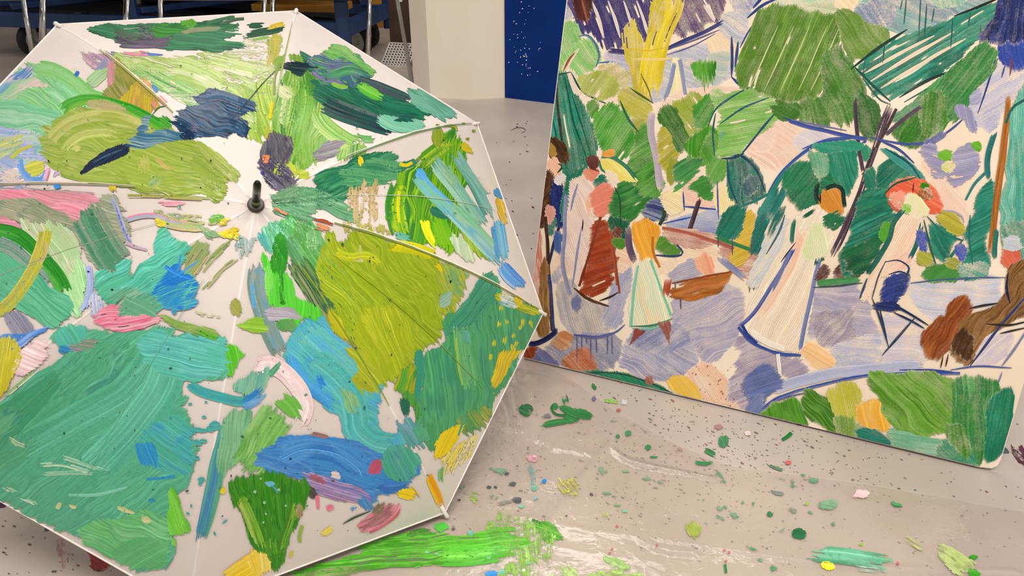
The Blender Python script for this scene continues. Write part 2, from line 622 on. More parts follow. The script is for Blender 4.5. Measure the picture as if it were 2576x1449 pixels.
def caster(a, b, r, wd):
    mb = MB()
    c = Vector(tp(a, b, r))
    ax = Vector(fx) * 0.5 + Vector(bx_) * -0.85 if b > 0.2 else Vector((0.95, -0.3, 0))
    ax.z = 0
    ax.normalize()
    prof = [(-wd / 2, r * 0.86), (-wd * 0.36, r), (wd * 0.36, r), (wd / 2, r * 0.86)]
    mb.tube([c + ax * p[0] for p in prof], [p[1] for p in prof], 28)
    wh = mb.build('caster_wheel', M_rubber, trolley, True)
    mb = MB()
    mb.tube([c - ax * (wd * 0.53), c + ax * (wd * 0.53)], r * 0.66, 24)
    hb = mb.build('wheel_disc', M_wheel, wh)
    hb.matrix_parent_inverse = Matrix()
    mb = MB()
    mb.tube([c - ax * (wd * 0.6), c + ax * (wd * 0.6)], r * 0.2, 14)
    mb.build('hub', M_greymetal, wh).matrix_parent_inverse = Matrix()
    mb = MB()
    for sgn in (-1, 1):
        mb.bar(c + ax * sgn * wd * 0.72 + Vector((0, 0, -0.01)), c + ax * sgn * wd * 0.72 + Vector((0, 0, r + 0.0)), 0.05, 0.008)
    mb.box(c + Vector((0, 0, r + 0.004)), (wd * 1.5, 0.07, 0.012))
    mb.build('caster_fork', M_greymetal, trolley)


for a_, b_ in ((0.06, 0.42), (2.3, 0.06), (2.4, 0.75), (0.12, 0.75)):
    caster(a_, b_, 0.1, 0.05)

# boards and pot lying on the trolley
o = MB().box(tp(0.42, 0.36, 0.328), (0.62, 0.22, 0.045), Matrix.Rotation(-0.1, 3, 'Z'), 0.004).build('timber_board', M_ochre)
o['label'] = 'ochre board lying across the end of the blue trolley'
o['category'] = 'board'
pot = thing('plastic_pot', 'small beige plastic pot standing on the blue trolley frame', 'pot', tp(1.72, 0.42, 0.304))
pr = [(0.0, 0.055), (0.09, 0.068)]
mb = MB()
bz = Vector(tp(1.72, 0.42, 0.304))
mb.tube([bz, bz + Vector((0, 0, 0.1))], [0.055, 0.066], 24)
mb.build('body', M_beige, pot, False)
MB().tube([bz + Vector((0, 0, 0.095)), bz + Vector((0, 0, 0.112))], [0.074, 0.074], 24).build('rim', M_beige, pot)

# stacking chairs with chrome legs, standing in front of the trolley
def leg_pts(a, b, top=0.46):
    """leg from its foot on the floor to the seat frame"""
    a, b = Vector(a), Vector(b)
    return [a, a + (b - a) * 0.5, b]


def chair(label, feet, tops):
    c = sum((Vector(t) for t in tops), Vector()) / 4
    root = thing('stacking_chair', label, 'chair', (c.x, c.y, 0), 'stacking chairs by the trolley')
    for f, t in zip(feet, tops):
        lg = MB().tube([f, t], 0.0115, 12).build('leg', M_chrome, root, True)
        MB().tube([Vector(f), Vector(f) + (Vector(t) - Vector(f)).normalized() * 0.03], 0.0145, 12).build('foot_cap', M_black, lg).matrix_parent_inverse = Matrix()
    z = tops[0][2]
    fr = MB()
    fr.tube([tops[0], tops[1], tops[3], tops[2], tops[0]], 0.011, 10, False)
    fr.build('seat_frame', M_chrome, root, True)
    xs = [t[0] for t in tops]
    ys = [t[1] for t in tops]
    sx, sy = max(xs) - min(xs), max(ys) - min(ys)
    MB().prism([tops[0][:2], tops[1][:2], tops[3][:2], tops[2][:2]], z + 0.006, z + 0.036).build('seat', M_black, root)
    cb = (Vector(tops[2]) + Vector(tops[3])) / 2
    bw = abs(tops[3][0] - tops[2][0])
    MB().box((cb.x, max(ys) + 0.03, z + 0.34), (bw * 0.92, 0.025, 0.26), Matrix.Rotation(-0.15, 3, 'X'), 0.01).build('backrest', M_black, root)
    for s_ in (-1, 1):
        MB().tube([(cb.x + s_ * bw * 0.42, max(ys), z), (cb.x + s_ * bw * 0.42, max(ys) + 0.035, z + 0.42)], 0.011, 10).build('back_tube', M_chrome, root, True)


def chair_at(label, left, right, yfoot=207, depth=0.29):
    """left, right: where the two front legs stand and where they meet the seat frame (picture columns)"""
    feet, tops = [], []
    zt = 0.472
    for foot_x, top_x in (left, right):
        f0 = floor_at(foot_x, yfoot)
        zc = f0[1] * math.cos(PITCH) + (H - zt) * math.sin(PITCH)
        feet.append(f0)
        tops.append(np.array([(top_x - 1288) / FPX * zc, f0[1], zt]))
    for k in (0, 1):
        g = 1 + depth / feet[k][1]
        feet.append(np.array([feet[k][0] * g, feet[k][1] * g, 0]))
        g = 1 + (depth - 0.02) / tops[k][1]
        tops.append(np.array([tops[k][0] * g, tops[k][1] * g, zt]))
    chair(label, [tuple(p) for p in feet], [tuple(p) for p in tops])


chair_at('chrome-legged chair at the left edge, only its splayed right leg in view', (-160, -150), (95, 60))
chair_at('chrome-legged chair with straight legs crossing the paint-chipped blue rail', (108, 112), (315, 322), 203)
chair_at('chrome-legged chair beside the blue upright in the middle of the trolley', (409, 406), (655, 667))
chair_at('chrome-legged chair nearest the cream column, in front of the trolley wheel', (684, 688), (925, 931), 203)

# leaning grey pole beside the column
p0 = floor_at(1037, 213)
p1 = np.array([p0[0] - 0.12, p0[1] + 0.1, 0.95])
pole = thing('metal_pole', 'thin grey metal pole leaning beside the cream column', 'pole', tuple(p0))
MB().bar(tuple(p0 + np.array([0, 0, 0.004])), tuple(p1), 0.022, 0.022).build('pole', M_greymetal, pole)
pm = p0 + (p1 - p0) * 0.52
MB().box(tuple(pm + np.array([0.022, -0.005, 0])), (0.018, 0.02, 0.075), None, 0.003).build('bracket', M_white, pole)

# brown board leaning in the corner behind the pole
q0 = floor_at(958, 150)
q1 = floor_at(1042, 150)
ht = 0.9
mb = MB()
tilt = Matrix.Rotation(-0.12, 3, 'X')
c = (q0 + q1) / 2
mb.box((c[0] + 0.03, c[1] + 0.12, ht / 2), (abs(q1[0] - q0[0]) * 0.72, 0.018, ht), tilt, 0.002)
o = mb.build('leaning_board', M_wood)
o['label'] = 'dark brown board leaning upright between trolley wheel and cream column'
o['category'] = 'board'

# yellow box on the floor beyond the wheel
yb = floor_at(975, 68)
mb = MB()
mb.box((yb[0], yb[1] + 0.14, 0.09), (0.42, 0.3, 0.18), Matrix.Rotation(0.35, 3, 'Z'), 0.004)
box = thing('cardboard_box', 'ochre yellow box on the floor behind the trolley wheel', 'box', (yb[0], yb[1] + 0.14, 0))
mb.build('body', M_ochre, box)
MB().box((yb[0], yb[1] + 0.14, 0.183), (0.43, 0.31, 0.006), Matrix.Rotation(0.35, 3, 'Z'), 0.001).build('lid', M_ochre, box)

# white plastic grid lying against the board
g0 = floor_at(966, 172)
grid = thing('plastic_grid', 'white plastic grid panel propped on the floor against the brown board', 'grid', tuple(g0 + np.array([0.09, 0.1, 0])))
R = Matrix.Rotation(math.radians(-14), 3, 'Z') @ Matrix.Rotation(math.radians(32), 3, 'X')
gc = Vector(g0) + Vector((0.085, 0.115, 0.062))
mbw = MB()
for q in range(10):
    u = -0.095 + 0.19 * q / 9
    mbw.box(gc + R @ Vector((u, 0, 0)), (0.0085, 0.21, 0.006), R)
for q in range(10):
    u = -0.105 + 0.21 * q / 9
    mbw.box(gc + R @ Vector((0, u, 0)), (0.19, 0.0085, 0.006), R)
o = mbw.build('mesh_bars', M_white, grid)
o['kind'] = 'stuff'
MB().box(gc + R @ Vector((0, 0, -0.006)), (0.19, 0.21, 0.003), R).build('backing', M_dark, grid)
MB().bar(tuple(gc + R @ Vector((-0.1, -0.108, 0))), tuple(gc + R @ Vector((0.1, -0.108, 0))), 0.014, 0.02).build('rim', M_white, grid)
# ------------------------------------------------------------------ painting
BL = floor_at(1316, 905)
BR = floor_at(2507, 1192)
pu = (BR - BL) / np.linalg.norm(BR - BL)
PW = np.linalg.norm(BR - BL)
dn = np.array([0.275, 1.30, 4.407])
pv = dn - pu * np.dot(dn, pu)
pv /= np.linalg.norm(pv)
pn = np.cross(pu, pv)                     # towards the viewer
if pn[1] > 0:
    pn = -pn
PH = 1.16
TH = 0.009
BL = BL + pn * 0.0 + np.array([0, 0, 0.006])
M_ground = noisy('primed_paper', 'eedac0', 'f6e6d0', scale=5, rough=0.6, bump=0.12, bscale=260, spec=0.3)
M_edge = noisy('board_edge', '6a5a48', '8a7860', scale=30, rough=0.7)
M_timber = noisy('raw_timber', 'b08a5a', 'c49c68', scale=8, rough=0.6)
painting = thing('painting', 'large unfinished painting of people strolling in a garden, leaning back on its board', 'painting', tuple(BL + pu * PW / 2))


def pl(u, v, n=0.0):
    return Vector(BL + pu * u + pv * v + pn * n)


# board with a rounded, worn lower right corner
bm = bmesh.new()
outline = [(0, 0), (PW - 0.035, 0), (PW - 0.012, 0.004), (PW - 0.003, 0.012), (PW, 0.03), (PW, PH), (0, PH)]
fr_ = [bm.verts.new(pl(u, v, 0)) for u, v in outline]
bk_ = [bm.verts.new(pl(u, v, -TH)) for u, v in outline]
bm.faces.new(fr_)
bm.faces.new(bk_[::-1])
for k in range(len(outline)):
    kk = (k + 1) % len(outline)
    f = bm.faces.new((fr_[k], bk_[k], bk_[kk], fr_[kk]))
    f.material_index = 1
bmesh.ops.recalc_face_normals(bm, faces=bm.faces)
me = bpy.data.meshes.new('canvas_board')
bm.to_mesh(me)
bm.free()
me.materials.append(M_ground)
me.materials.append(M_edge)
link('canvas_board', me, painting)
# prop leg that holds it up from behind
top = pl(PW * 0.5, PH * 0.78, -TH - 0.075)
MB().bar(top, (top.x + 0.12, top.y + 0.42, 0.012), 0.045, 0.02).build('prop_leg', M_timber, painting)
MB().bar(pl(0.1, PH * 0.8, -TH - 0.036), pl(PW - 0.1, PH * 0.8, -TH - 0.036), 0.05, 0.05).build('batten', M_timber, painting)

M_pp = paint_mat('tempera', 330, 0.6, 0.25, 0.0009, spec=0.18, grain_amt=0.42, ground='f2dfc6')


def put_painting(V, lift):
    d = ray(V[:, 0], V[:, 1])
    o = np.array([0, 0, H])
    t = np.dot(BL - o, pn) / (d @ pn)
    P = o + d * t[:, None]
    u = (P - BL) @ pu
    v = (P - BL) @ pv
    u = np.clip(u, 0.002, PW - 0.002)
    v = np.clip(v, 0.002, PH - 0.004)
    # keep off the worn corner
    cut = np.maximum(0, (u - (PW - 0.035)) / 0.035) * 0.03
    v = np.maximum(v, cut + 0.001)
    return BL + u[:, None] * pu + v[:, None] * pv + pn * lift


K = Marks(put_painting, M_pp, painting, 0.000005, swell=5.0, part_area=900)
K.mute = 0.36
K.edge = 0.35
K.gam = 1.08
K.streak = 0.2
p, s, l = K.patch, K.stroke, K.line
W = dict(w=6, warp=7, rag=2.5, dens=0.72, mix=0.7)          # watery washes
D = dict(w=6, rag=4, dens=0.95)                            # denser body colour

# --- washes of the ground first
p([(1515, 140), (1660, 148), (1700, 130), (1840, 100), (1850, 180), (1800, 215), (1740, 222), (1680, 238), (1655, 262), (1600, 230), (1530, 165)], 'aab2d2 b8c0dc b4bccc', 20, **W)
p([(1515, 132), (1600, 140), (1660, 136), (1655, 170), (1560, 172)], 'a8a4cc b4b4d8', 10, **W)
p([(1780, 85), (1850, 60), (1862, 120), (1830, 148), (1790, 118)], 'f6d2ae f4dcba', 60, **W)
p([(1800, 45), (1890, 20), (1878, 70), (1860, 112), (1852, 92), (1825, 88)], 'a4b0cc b0bcd4', 30, **W)
p([(1830, -60), (1930, -60), (1895, 28), (1838, 26)], '8a94c4 a4acd2', 70, **W)
p([(1800, 130), (1842, 138), (1842, 175), (1800, 205), (1745, 215), (1760, 170)], 'a9bcb8 b9c8bc', 20, **W)
p([(1695, 150), (1708, 148), (1722, 240), (1680, 255)], 'f8e2a4 faeabc', 85, **D)
p([(1680, 245), (1740, 222), (1830, 222), (1880, 230), (1820, 260), (1740, 240), (1650, 290)], 'f4d2bc f6dcc8', 10, **W)
p([(1895, 330), (1930, 315), (1968, 300), (2020, 335), (2034, 365), (1985, 415), (1930, 432), (1885, 385)], 'f4ccb4 f6d6c2 f2c4ae', 40, **W)
p([(2030, 330), (2130, 345), (2050, 362), (2020, 398), (1990, 350)], 'd4c8dc e0d4e0', 30, **W)
p([(2330, 380), (2380, 400), (2420, 500), (2440, 560), (2400, 545), (2350, 475), (2320, 420)], 'f4d0b8 f6dac6', 50, **W)
p([(1900, 300), (1950, 320), (1935, 380), (1880, 380)], 'f6d0bc f0d4c8', 50, **W)
p([(2165, -60), (2520, -60), (2500, 0), (2420, 32), (2350, 62), (2262, 84), (2222, 72), (2175, 72), (2168, 40)], '7fa8a4 8ab4ac 6c92b0 86a8b8', 20, w=6, warp=10, dens=0.82, mix=1.1)
p([(2168, 20), (2200, 0), (2250, 20), (2250, 60), (2200, 68), (2172, 60)], '7292b8 6f8fb4', 60, **W)
p([(2330, -60), (2460, -60), (2430, 10), (2350, 20)], '8ec0a4 7fb49c', 80, **W)
p([(1960, -60), (2165, -60), (2165, 0), (2105, 8), (2000, 18), (1940, 5)], 'a9d2a6 b8d8b8 98c8a8', 15, **W)
p([(2000, 18), (2060, 8), (2150, 20), (2110, 32), (2030, 36)], 'c4caa4 d0d4b4', 8, **W)
p([(2105, -12), (2165, -12), (2142, 28), (2105, 22)], 'f2d8ac f2dcb8', 40, **W)
p([(2495, 170), (2576, 160), (2590, 215), (2540, 240), (2500, 335), (2450, 310), (2405, 275), (2440, 235), (2470, 232)], 'a8b0dc bcc2e2 b0b4dc', -30, **W)
# lower ground
p([(1395, 715), (1425, 690), (1462, 755), (1520, 770), (1562, 778), (1540, 832), (1450, 842), (1410, 800)], 'b0acb0 c2b6ae a8a8ba', 70, w=7, dens=0.8, warp=8)
p([(1410, 640), (1430, 645), (1430, 700), (1392, 710), (1385, 680)], 'f2c8a4 f4d2b4', 60, **W)
p([(1390, 695), (1412, 665), (1418, 680), (1395, 715)], '8c9ac4', 60, **W)
p([(1560, 675), (1588, 660), (1582, 730), (1552, 832), (1512, 812), (1535, 750)], '9ca2cc a8acd2', -62, w=7, dens=0.85, rag=5)
p([(1660, 640), (1720, 612), (1785, 612), (1802, 642), (1762, 662), (1700, 692), (1660, 682), (1648, 660)], 'f6cfa8 f4d6b6 f6d8bc', 15, **W)
p([(1545, 630), (1580, 625), (1590, 660), (1550, 690)], 'f4c8a8 f2d0b8', 30, **W)
p([(1680, 692), (1750, 650), (1772, 682), (1742, 702), (1690, 715)], 'a4a2c4 b4b0cc', -20, w=7, dens=0.85)
p([(1690, 762), (1760, 740), (1860, 712), (1872, 762), (1852, 832), (1810, 905), (1762, 912), (1742, 862), (1700, 832), (1688, 792)], 'b0aacc bcb2cc a2a0ca c0b8c8', -25, w=6, warp=12, dens=0.82, rag=4, mix=1)
p([(1585, 862), (1640, 832), (1700, 822), (1748, 882), (1742, 932), (1662, 952), (1592, 932), (1558, 920)], '9aa0cc b0b2d4 8c96c8 b8b4cc', 30, w=6, warp=12, dens=0.85, rag=4, mix=1)
p([(1590, 825), (1640, 830), (1720, 820), (1740, 870), (1660, 880), (1590, 870)], '7f8cc4 96a0cc', -30, w=6, warp=10, dens=0.8)
p([(1375, 872), (1440, 842), (1562, 840), (1562, 902), (1502, 935), (1428, 925), (1380, 900)], '7a82ae 9496bc 8a8eb6', 40, w=6, warp=8, dens=0.85, mix=1)
p([(1740, 932), (1772, 905), (1832, 962), (1862, 1022), (1882, 1045), (1832, 1025), (1762, 1005), (1742, 962)], 'f2cbaa f0c2a4 f4d2b8', 60, **W)
p([(1850, 848), (1882, 850), (1952, 892), (2012, 905), (2042, 932), (2002, 952), (1942, 932), (1902, 1002), (1872, 1042), (1828, 990), (1840, 962), (1862, 902)], 'ac9cbc a090b6 beb0ca', -22, w=6, dens=0.86, rag=9, mix=1)
p([(2048, 722), (2162, 710), (2172, 762), (2212, 852), (2232, 892), (2202, 912), (2132, 912), (2062, 842), (2018, 852), (2030, 792)], 'c4b6cc b0a6c4 a4a4cc c0b4c8', 10, w=6, warp=12, dens=0.85, mix=1)
p([(2060, 782), (2150, 765), (2150, 850), (2102, 882), (2050, 842)], 'a598b4 9c90b0', -50, w=6, warp=12, dens=0.75)
p([(2075, 882), (2202, 832), (2224, 912), (2162, 922), (2110, 917)], 'aab4dc b8c0de', 10, **W)
p([(2288, 722), (2382, 702), (2502, 696), (2524, 710), (2502, 772), (2432, 772), (2372, 802), (2342, 802), (2292, 752)], 'b4c0e2 c8d0e8 bcc6e4', 5, **W)
p([(2218, 790), (2292, 808), (2342, 852), (2332, 908), (2232, 912), (2222, 872)], 'ccc2da d4ccde', 5, **W)
p([(2480, 850), (2550, 838), (2522, 912), (2450, 922)], 'd2c4d0 dcd0da', -40, **W)
p([(2010, 875), (2032, 860), (2082, 888), (2112, 915), (2062, 927), (2030, 902)], 'f8c688 f8cf9a', 30, **D)
p([(1770, 648), (1785, 640), (1798, 672), (1786, 692), (1765, 677), (1752, 655)], 'f2a884 f4b694', 70, **D)
p([(1805, 622), (1872, 638), (1936, 638), (1912, 682), (1880, 702), (1862, 682)], 'c08478 cc9486', 20, **W)
p([(1668, 690), (1720, 585), (1700, 660)], 'f4dcc0', 60, **W)

# the parts that run on beyond the picture's frame
p([(1450, -190), (1800, -190), (1812, -50), (1418, -50)], '443c74 54467a 3c3a78 5f4f80', 68, w=8, rag=10, gap=0.2, dens=0.95, warp=3)
p([(1810, -190), (1960, -190), (1950, -50), (1830, -50)], '8a94c4 a4acd2', 70, **W)
p([(1960, -200), (2200, -210), (2500, -200), (2520, -50), (2165, -50), (1950, -50)], '7fa8a4 8ab4ac a9d2a6 86a8b8', 20, w=6, warp=10, dens=0.82, mix=1.1)
p([(2520, -200), (2720, -200), (2720, -20), (2610, 10), (2540, -40)], '2a3874 34488c a8b0dc', 80, w=6, rag=6, warp=9, dens=0.95, mix=1)
p([(2600, 20), (2720, 0), (2700, 190), (2610, 210)], 'a8b0dc bcc2e2', -30, **W)
p([(2605, 215), (2700, 200), (2650, 520), (2610, 640)], '5ab09c 6cbcaa 46a48c', 92, w=7, rag=6, dens=0.92)
p([(2606, 640), (2628, 640), (2600, 800), (2585, 800)], '866034 9a7240', -50, w=5, rag=5)
# --- upper left
p([(1376, -60), (1408, -60), (1407, 52), (1382, 54)], '33427a 3f5088 2c3a70', 88, **D)
p([(1407, 3), (1425, 3), (1435, 42), (1410, 56)], '92a8d4', 70, **W)
p([(1418, -60), (1700, -60), (1694, 95), (1590, 118), (1527, 122), (1500, 84), (1455, 86)], '443c74 54467a 3c3a78 5f4f80', 68, w=8, rag=10, gap=0.3, dens=0.97, warp=3)
p([(1690, -60), (1812, -60), (1817, 25), (1792, 60), (1692, 96)], '6f5574 7a5f7c 665078', 62, w=7, rag=6, gap=0.15, dens=0.85)
for x in (1508, 1548, 1586, 1620, 1655):
    l([(x - 18, 2), (x, 50), (x + 12, 96)], 7, 'eadcd0')
l([(1770, 12), (1790, 40), (1798, 55)], 9, 'e6d6d0')
p([(1438, -60), (1484, -60), (1489, 32), (1460, 56), (1448, 40)], '4f2824 63362e 3c201e', 72, w=6, rag=5)
l([(1462, -10), (1472, 30), (1480, 62)], 4, 'b8604a')
p([(1372, 60), (1440, 56), (1457, 97), (1452, 142), (1425, 152), (1410, 182), (1385, 184), (1369, 152)], '8cca6c a2d484 7ac060 94cc80', 70, w=6, warp=9, dens=0.82, rag=5, mix=1)
p([(1457, 100), (1480, 93), (1498, 115), (1501, 150), (1485, 182), (1465, 187), (1450, 202), (1437, 172), (1448, 132)], '84c464 98d078', 60, w=6, warp=9, dens=0.82, rag=5)
l([(1455, 92), (1478, 87), (1497, 108), (1509, 140), (1500, 168)], 6, '46769e 5f90b0')
l([(1419, 182), (1436, 146), (1456, 122)], 10, 'ecdcc8')
l([(1417, 180), (1432, 148), (1446, 132)], 5, '96502c a86840')
s([(1510, 124), (1600, 134), (1668, 130)], 12, '3f3768 4a4474 6a6490', rag=12)
s([(1664, 128), (1752, 90), (1828, 52)], 9, '3c3f76 50548a', rag=10)
l([(1690, 122), (1760, 96), (1810, 76)], 4, '6a6a94')
l([(1668, 142), (1740, 118), (1800, 84)], 3, '6f6f9c')
l([(1505, 158), (1540, 155), (1576, 182)], 4, '4a80a0')
s([(1697, 150), (1688, 205), (1672, 258)], 10, '7890c4 8aa0cc')
s([(1710, 150), (1718, 190), (1724, 238)], 8, '7890c4 8aa0cc')
l([(1645, 146), (1680, 146), (1692, 150)], 6, 'f4dcb0')
# yellow overpainting
p([(1568, 78), (1590, 56), (1610, 90), (1632, 135), (1640, 148), (1636, 215), (1622, 278), (1600, 232), (1585, 165)], 'd2be2c e2ce2a c4b034 e0cc50', 84, w=5, rag=8, gap=0.35, dens=0.86)
s([(1700, -40), (1692, 10), (1672, 60), (1652, 110), (1640, 165), (1634, 215), (1628, 262)], 58, 'd6be1a f0da14 e4cc1c f4e024 d8c020', w=3.5, rag=20, gap=0.25, dens=0.93)
p([(1640, 0), (1668, -20), (1668, 60), (1632, 100)], 'cdb92e dcc83a', 105, w=4, gap=0.3, dens=0.8, rag=8)
l([(1582, 122), (1630, 128), (1672, 120)], 4, 'e8c21c')
l([(1590, 148), (1640, 150), (1690, 148)], 6, 'f4d890')
# green dab with drips
p([(1735, 159), (1798, 157), (1798, 190), (1790, 206), (1770, 200), (1750, 180)], '3f9420 56a42c 6ab03a 2f8418', 84, w=4, rag=6, mix=1)
for x, y in ((1756, 200), (1768, 218), (1780, 222), (1792, 214), (1772, 232)):
    l([(x, 188), (x + 1, y)], 3.5, '5fa840', dens=0.8)
# left teal shapes
p([(1366, 140), (1392, 190), (1400, 262), (1411, 332), (1397, 382), (1366, 352), (1350, 395), (1350, 330), (1360, 200)], '238a78 44a492 187868 35947e', 100, w=6, gap=0.12, dens=0.95, mix=1)
p([(1394, 190), (1430, 186), (1447, 240), (1482, 300), (1502, 398), (1470, 412), (1442, 462), (1418, 442), (1413, 332), (1400, 252)], '238468 1a7660 30957a 1f7c64', 79, w=8, gap=0.08, dens=0.93, warp=3)
l([(1420, 195), (1440, 300), (1478, 405)], 4, '0f5a48')
l([(1440, 240), (1466, 320), (1490, 400)], 4, '14604c')
p([(1434, 184), (1446, 186), (1466, 235), (1455, 243), (1446, 215)], 'efdcc8', 70, **D)
l([(1401, 195), (1403, 270), (1412, 340), (1421, 410)], 6, '26322c 3a3a34')
l([(1378, 150), (1384, 175), (1392, 190), (1436, 181)], 5, '1f5f4a')
l([(1436, 181), (1462, 232), (1525, 260)], 5, '1f5a48')
l([(1390, 300), (1402, 350), (1384, 380)], 5, '1a6a5c')
# olive hatchings
p([(1503, 175), (1540, 158), (1572, 185), (1577, 212), (1560, 212), (1530, 190)], 'bcb25e c4bc72', -30, **W)
p([(1455, 198), (1510, 178), (1556, 212), (1546, 242), (1512, 252), (1472, 232)], 'b2bc50 bcc466 a6b248', -56, w=7, gap=0.15, dens=0.92, rag=4)
p([(1562, 232), (1590, 222), (1622, 250), (1637, 272), (1634, 302), (1602, 304), (1568, 272)], 'bcb838 c8c04a b0ae40', 30, w=6, dens=0.9)
p([(1590, 300), (1632, 300), (1620, 328), (1596, 325)], 'a6a83a b4b44a', -40, w=6, dens=0.9)
l([(1585, 222), (1620, 245), (1644, 260)], 5, '566a2c')
l([(1612, 185), (1632, 225), (1640, 255)], 3, '7a7a3a')
p([(1477, 258), (1493, 250), (1504, 268), (1492, 292), (1480, 288)], '569434 6aa646', -50, **D)
p([(1490, 302), (1532, 260), (1562, 268), (1592, 322), (1597, 362), (1562, 405), (1530, 405), (1510, 372)], '459632 5aa644 74b654 4c9c3a', -56, w=9, rag=6, gap=0.15, dens=0.95, warp=3)
p([(1596, 340), (1632, 308), (1640, 368), (1652, 420), (1664, 470), (1650, 500), (1640, 495), (1602, 512), (1578, 472), (1578, 402), (1600, 372)], '438a2e 569a3c 68ac4c 3a8028', -34, w=8, rag=6, gap=0.1, dens=0.95, warp=3)
l([(1560, 252), (1580, 300), (1606, 332)], 6, '1f6a4a')
s([(1642, 275), (1636, 330), (1652, 400), (1664, 485)], 17, 'b8a8b8 c8b8c4 bcaebe', rag=4)
p([(1650, 345), (1682, 304), (1697, 345), (1702, 402), (1692, 462), (1676, 442), (1660, 392)], 'b2aa34 beb648 a8a232', -38, w=7, gap=0.1, dens=0.95)
p([(1682, 400), (1704, 400), (1698, 450), (1690, 470)], '98a032', 80, **D)
p([(1688, 262), (1742, 240), (1764, 236), (1767, 262), (1737, 292), (1757, 322), (1775, 335), (1750, 360), (1715, 302)], '98aa38 a8b648 8ca032', 55, w=7, gap=0.1, dens=0.92)
p([(1654, 290), (1692, 260), (1717, 320), (1737, 352), (1724, 378), (1702, 372), (1690, 320)], '387526 44832e 2f6a20', 60, w=6, rag=6, dens=0.95)
p([(1742, 272), (1792, 238), (1798, 265), (1782, 302), (1767, 328), (1745, 312)], '409030 54a03a 3a8a2c', -52, w=7, gap=0.12, dens=0.95)
p([(1783, 238), (1800, 232), (1822, 245), (1802, 262)], '7ab858 8ac066', 20, **W)
p([(1802, 252), (1850, 230), (1892, 220), (1945, 238), (1952, 302), (1902, 342), (1850, 390), (1810, 392), (1805, 342), (1817, 292)], '84ba5a 74b04c 98c870 8cc062', -8, w=8, rag=7, gap=0.15, dens=0.92, warp=3)
p([(1722, 362), (1782, 318), (1802, 328), (1787, 402), (1740, 397)], '42921a 58a224 36861a', 98, w=5, rag=4, mix=1)
s([(1738, 380), (1732, 412), (1728, 445)], 14, '3a9420 4aa030', rag=8)
p([(1778, 392), (1802, 388), (1827, 410), (1822, 452), (1797, 457), (1777, 432)], '62a042 72ac52', -60, w=6, dens=0.95)
p([(1773, 355), (1797, 332), (1800, 392), (1772, 412), (1760, 400)], '4f9230 68a444', 60, **D)
l([(1782, 318), (1798, 272), (1850, 238), (1898, 214)], 4.5, '26626a')
l([(1800, 285), (1792, 330), (1797, 392)], 4, '26626a')
l([(1812, 312), (1870, 270), (1935, 245)], 4.5, '2c6870')
l([(1955, 278), (1902, 342), (1860, 395)], 5.5, '2c5a74')
s([(1822, 318), (1815, 345), (1806, 362)], 9, '5aa890 70b49c')
l([(1841, 92), (1842, 150), (1840, 192)], 7, '33477a')
l([(1857, 105), (1850, 170)], 6, '3f5486')
l([(1840, 192), (1858, 210), (1872, 222)], 6, '36508c')
l([(1862, 120), (1885, 75), (1930, 20)], 4, '38508c')
l([(1880, 45), (1920, 10), (1960, -5)], 6, '2f4586')
l([(1895, 20), (1930, -20)], 6, '2f4586')

# --- big leaf fans, centre top
p([(1918, 20), (1960, 10), (2012, 26), (2036, 40), (2062, 34), (2104, 44), (2114, 75), (2102, 122), (2077, 192), (2050, 250), (2020, 255), (1960, 244), (1893, 228), (1850, 196), (1872, 120), (1900, 50)], '5c882a 6c9636 527c28 7ca446 608c30', 113, w=9, rag=7, gap=0.1, dens=0.97, warp=3)
for x in (1905, 1945, 1985, 2030, 2062):
    l([(x + 52, 65), (x + 10, 160), (x - 22, 228)], 2.4, 'dcd8a8')
p([(2105, 36), (2132, 28), (2155, 44), (2176, 64), (2232, 74), (2236, 102), (2205, 128), (2190, 142), (2144, 152), (2118, 110)], '68902e 7a9c48 628a2c', 55, w=5, rag=6, dens=0.93, warp=9, gap=0.1)
p([(2095, 118), (2113, 108), (2140, 150), (2146, 182), (2167, 232), (2160, 245), (2152, 282), (2136, 320), (2100, 312), (2062, 312), (2008, 292), (2014, 258), (2050, 250), (2074, 240), (2082, 200), (2076, 180)], '4a862e 528c36 3f7824 5e9840', 70, w=5, rag=8, warp=10, dens=0.92, mix=0.9, gap=0.08)
p([(1945, 255), (2010, 258), (2012, 288), (1975, 297), (1948, 282)], '40782a 4c8432', 30, w=5, rag=6, dens=0.93, warp=9)
p([(2148, 236), (2180, 232), (2207, 270), (2213, 312), (2197, 348), (2180, 352), (2164, 322)], '2c6428 387434', 75, w=5, rag=5, dens=0.94, warp=6)
# teal fan
p([(2152, 165), (2262, 98), (2402, 46), (2512, 8), (2520, 40), (2475, 82), (2402, 152), (2330, 202), (2238, 250), (2195, 230)], '237e68 186e5c 45997f 2c8a72', -31, w=7, rag=14, gap=0.65, dens=0.97, warp=2)
for q in ((2190, 205, 2400, 80), (2215, 222, 2430, 98), (2175, 185, 2350, 90)):
    l([(q[0], q[1]), ((q[0] + q[2]) / 2, (q[1] + q[3]) / 2 - 3), (q[2], q[3])], 8, 'f0dcc4')
l([(2140, 175), (2210, 120), (2282, 74)], 7, '1c4a40')
l([(2148, 165), (2195, 215), (2240, 255)], 6, '1c5a4a')
l([(2170, 195), (2212, 252), (2240, 262)], 4, '2a6a5a')
l([(2400, 40), (2450, 22), (2520, -8)], 6, '22302f')
l([(2262, 245), (2325, 205), (2400, 176)], 6, '1c3a34')
l([(2275, 258), (2360, 205), (2420, 150)], 4, '1f6a5a')
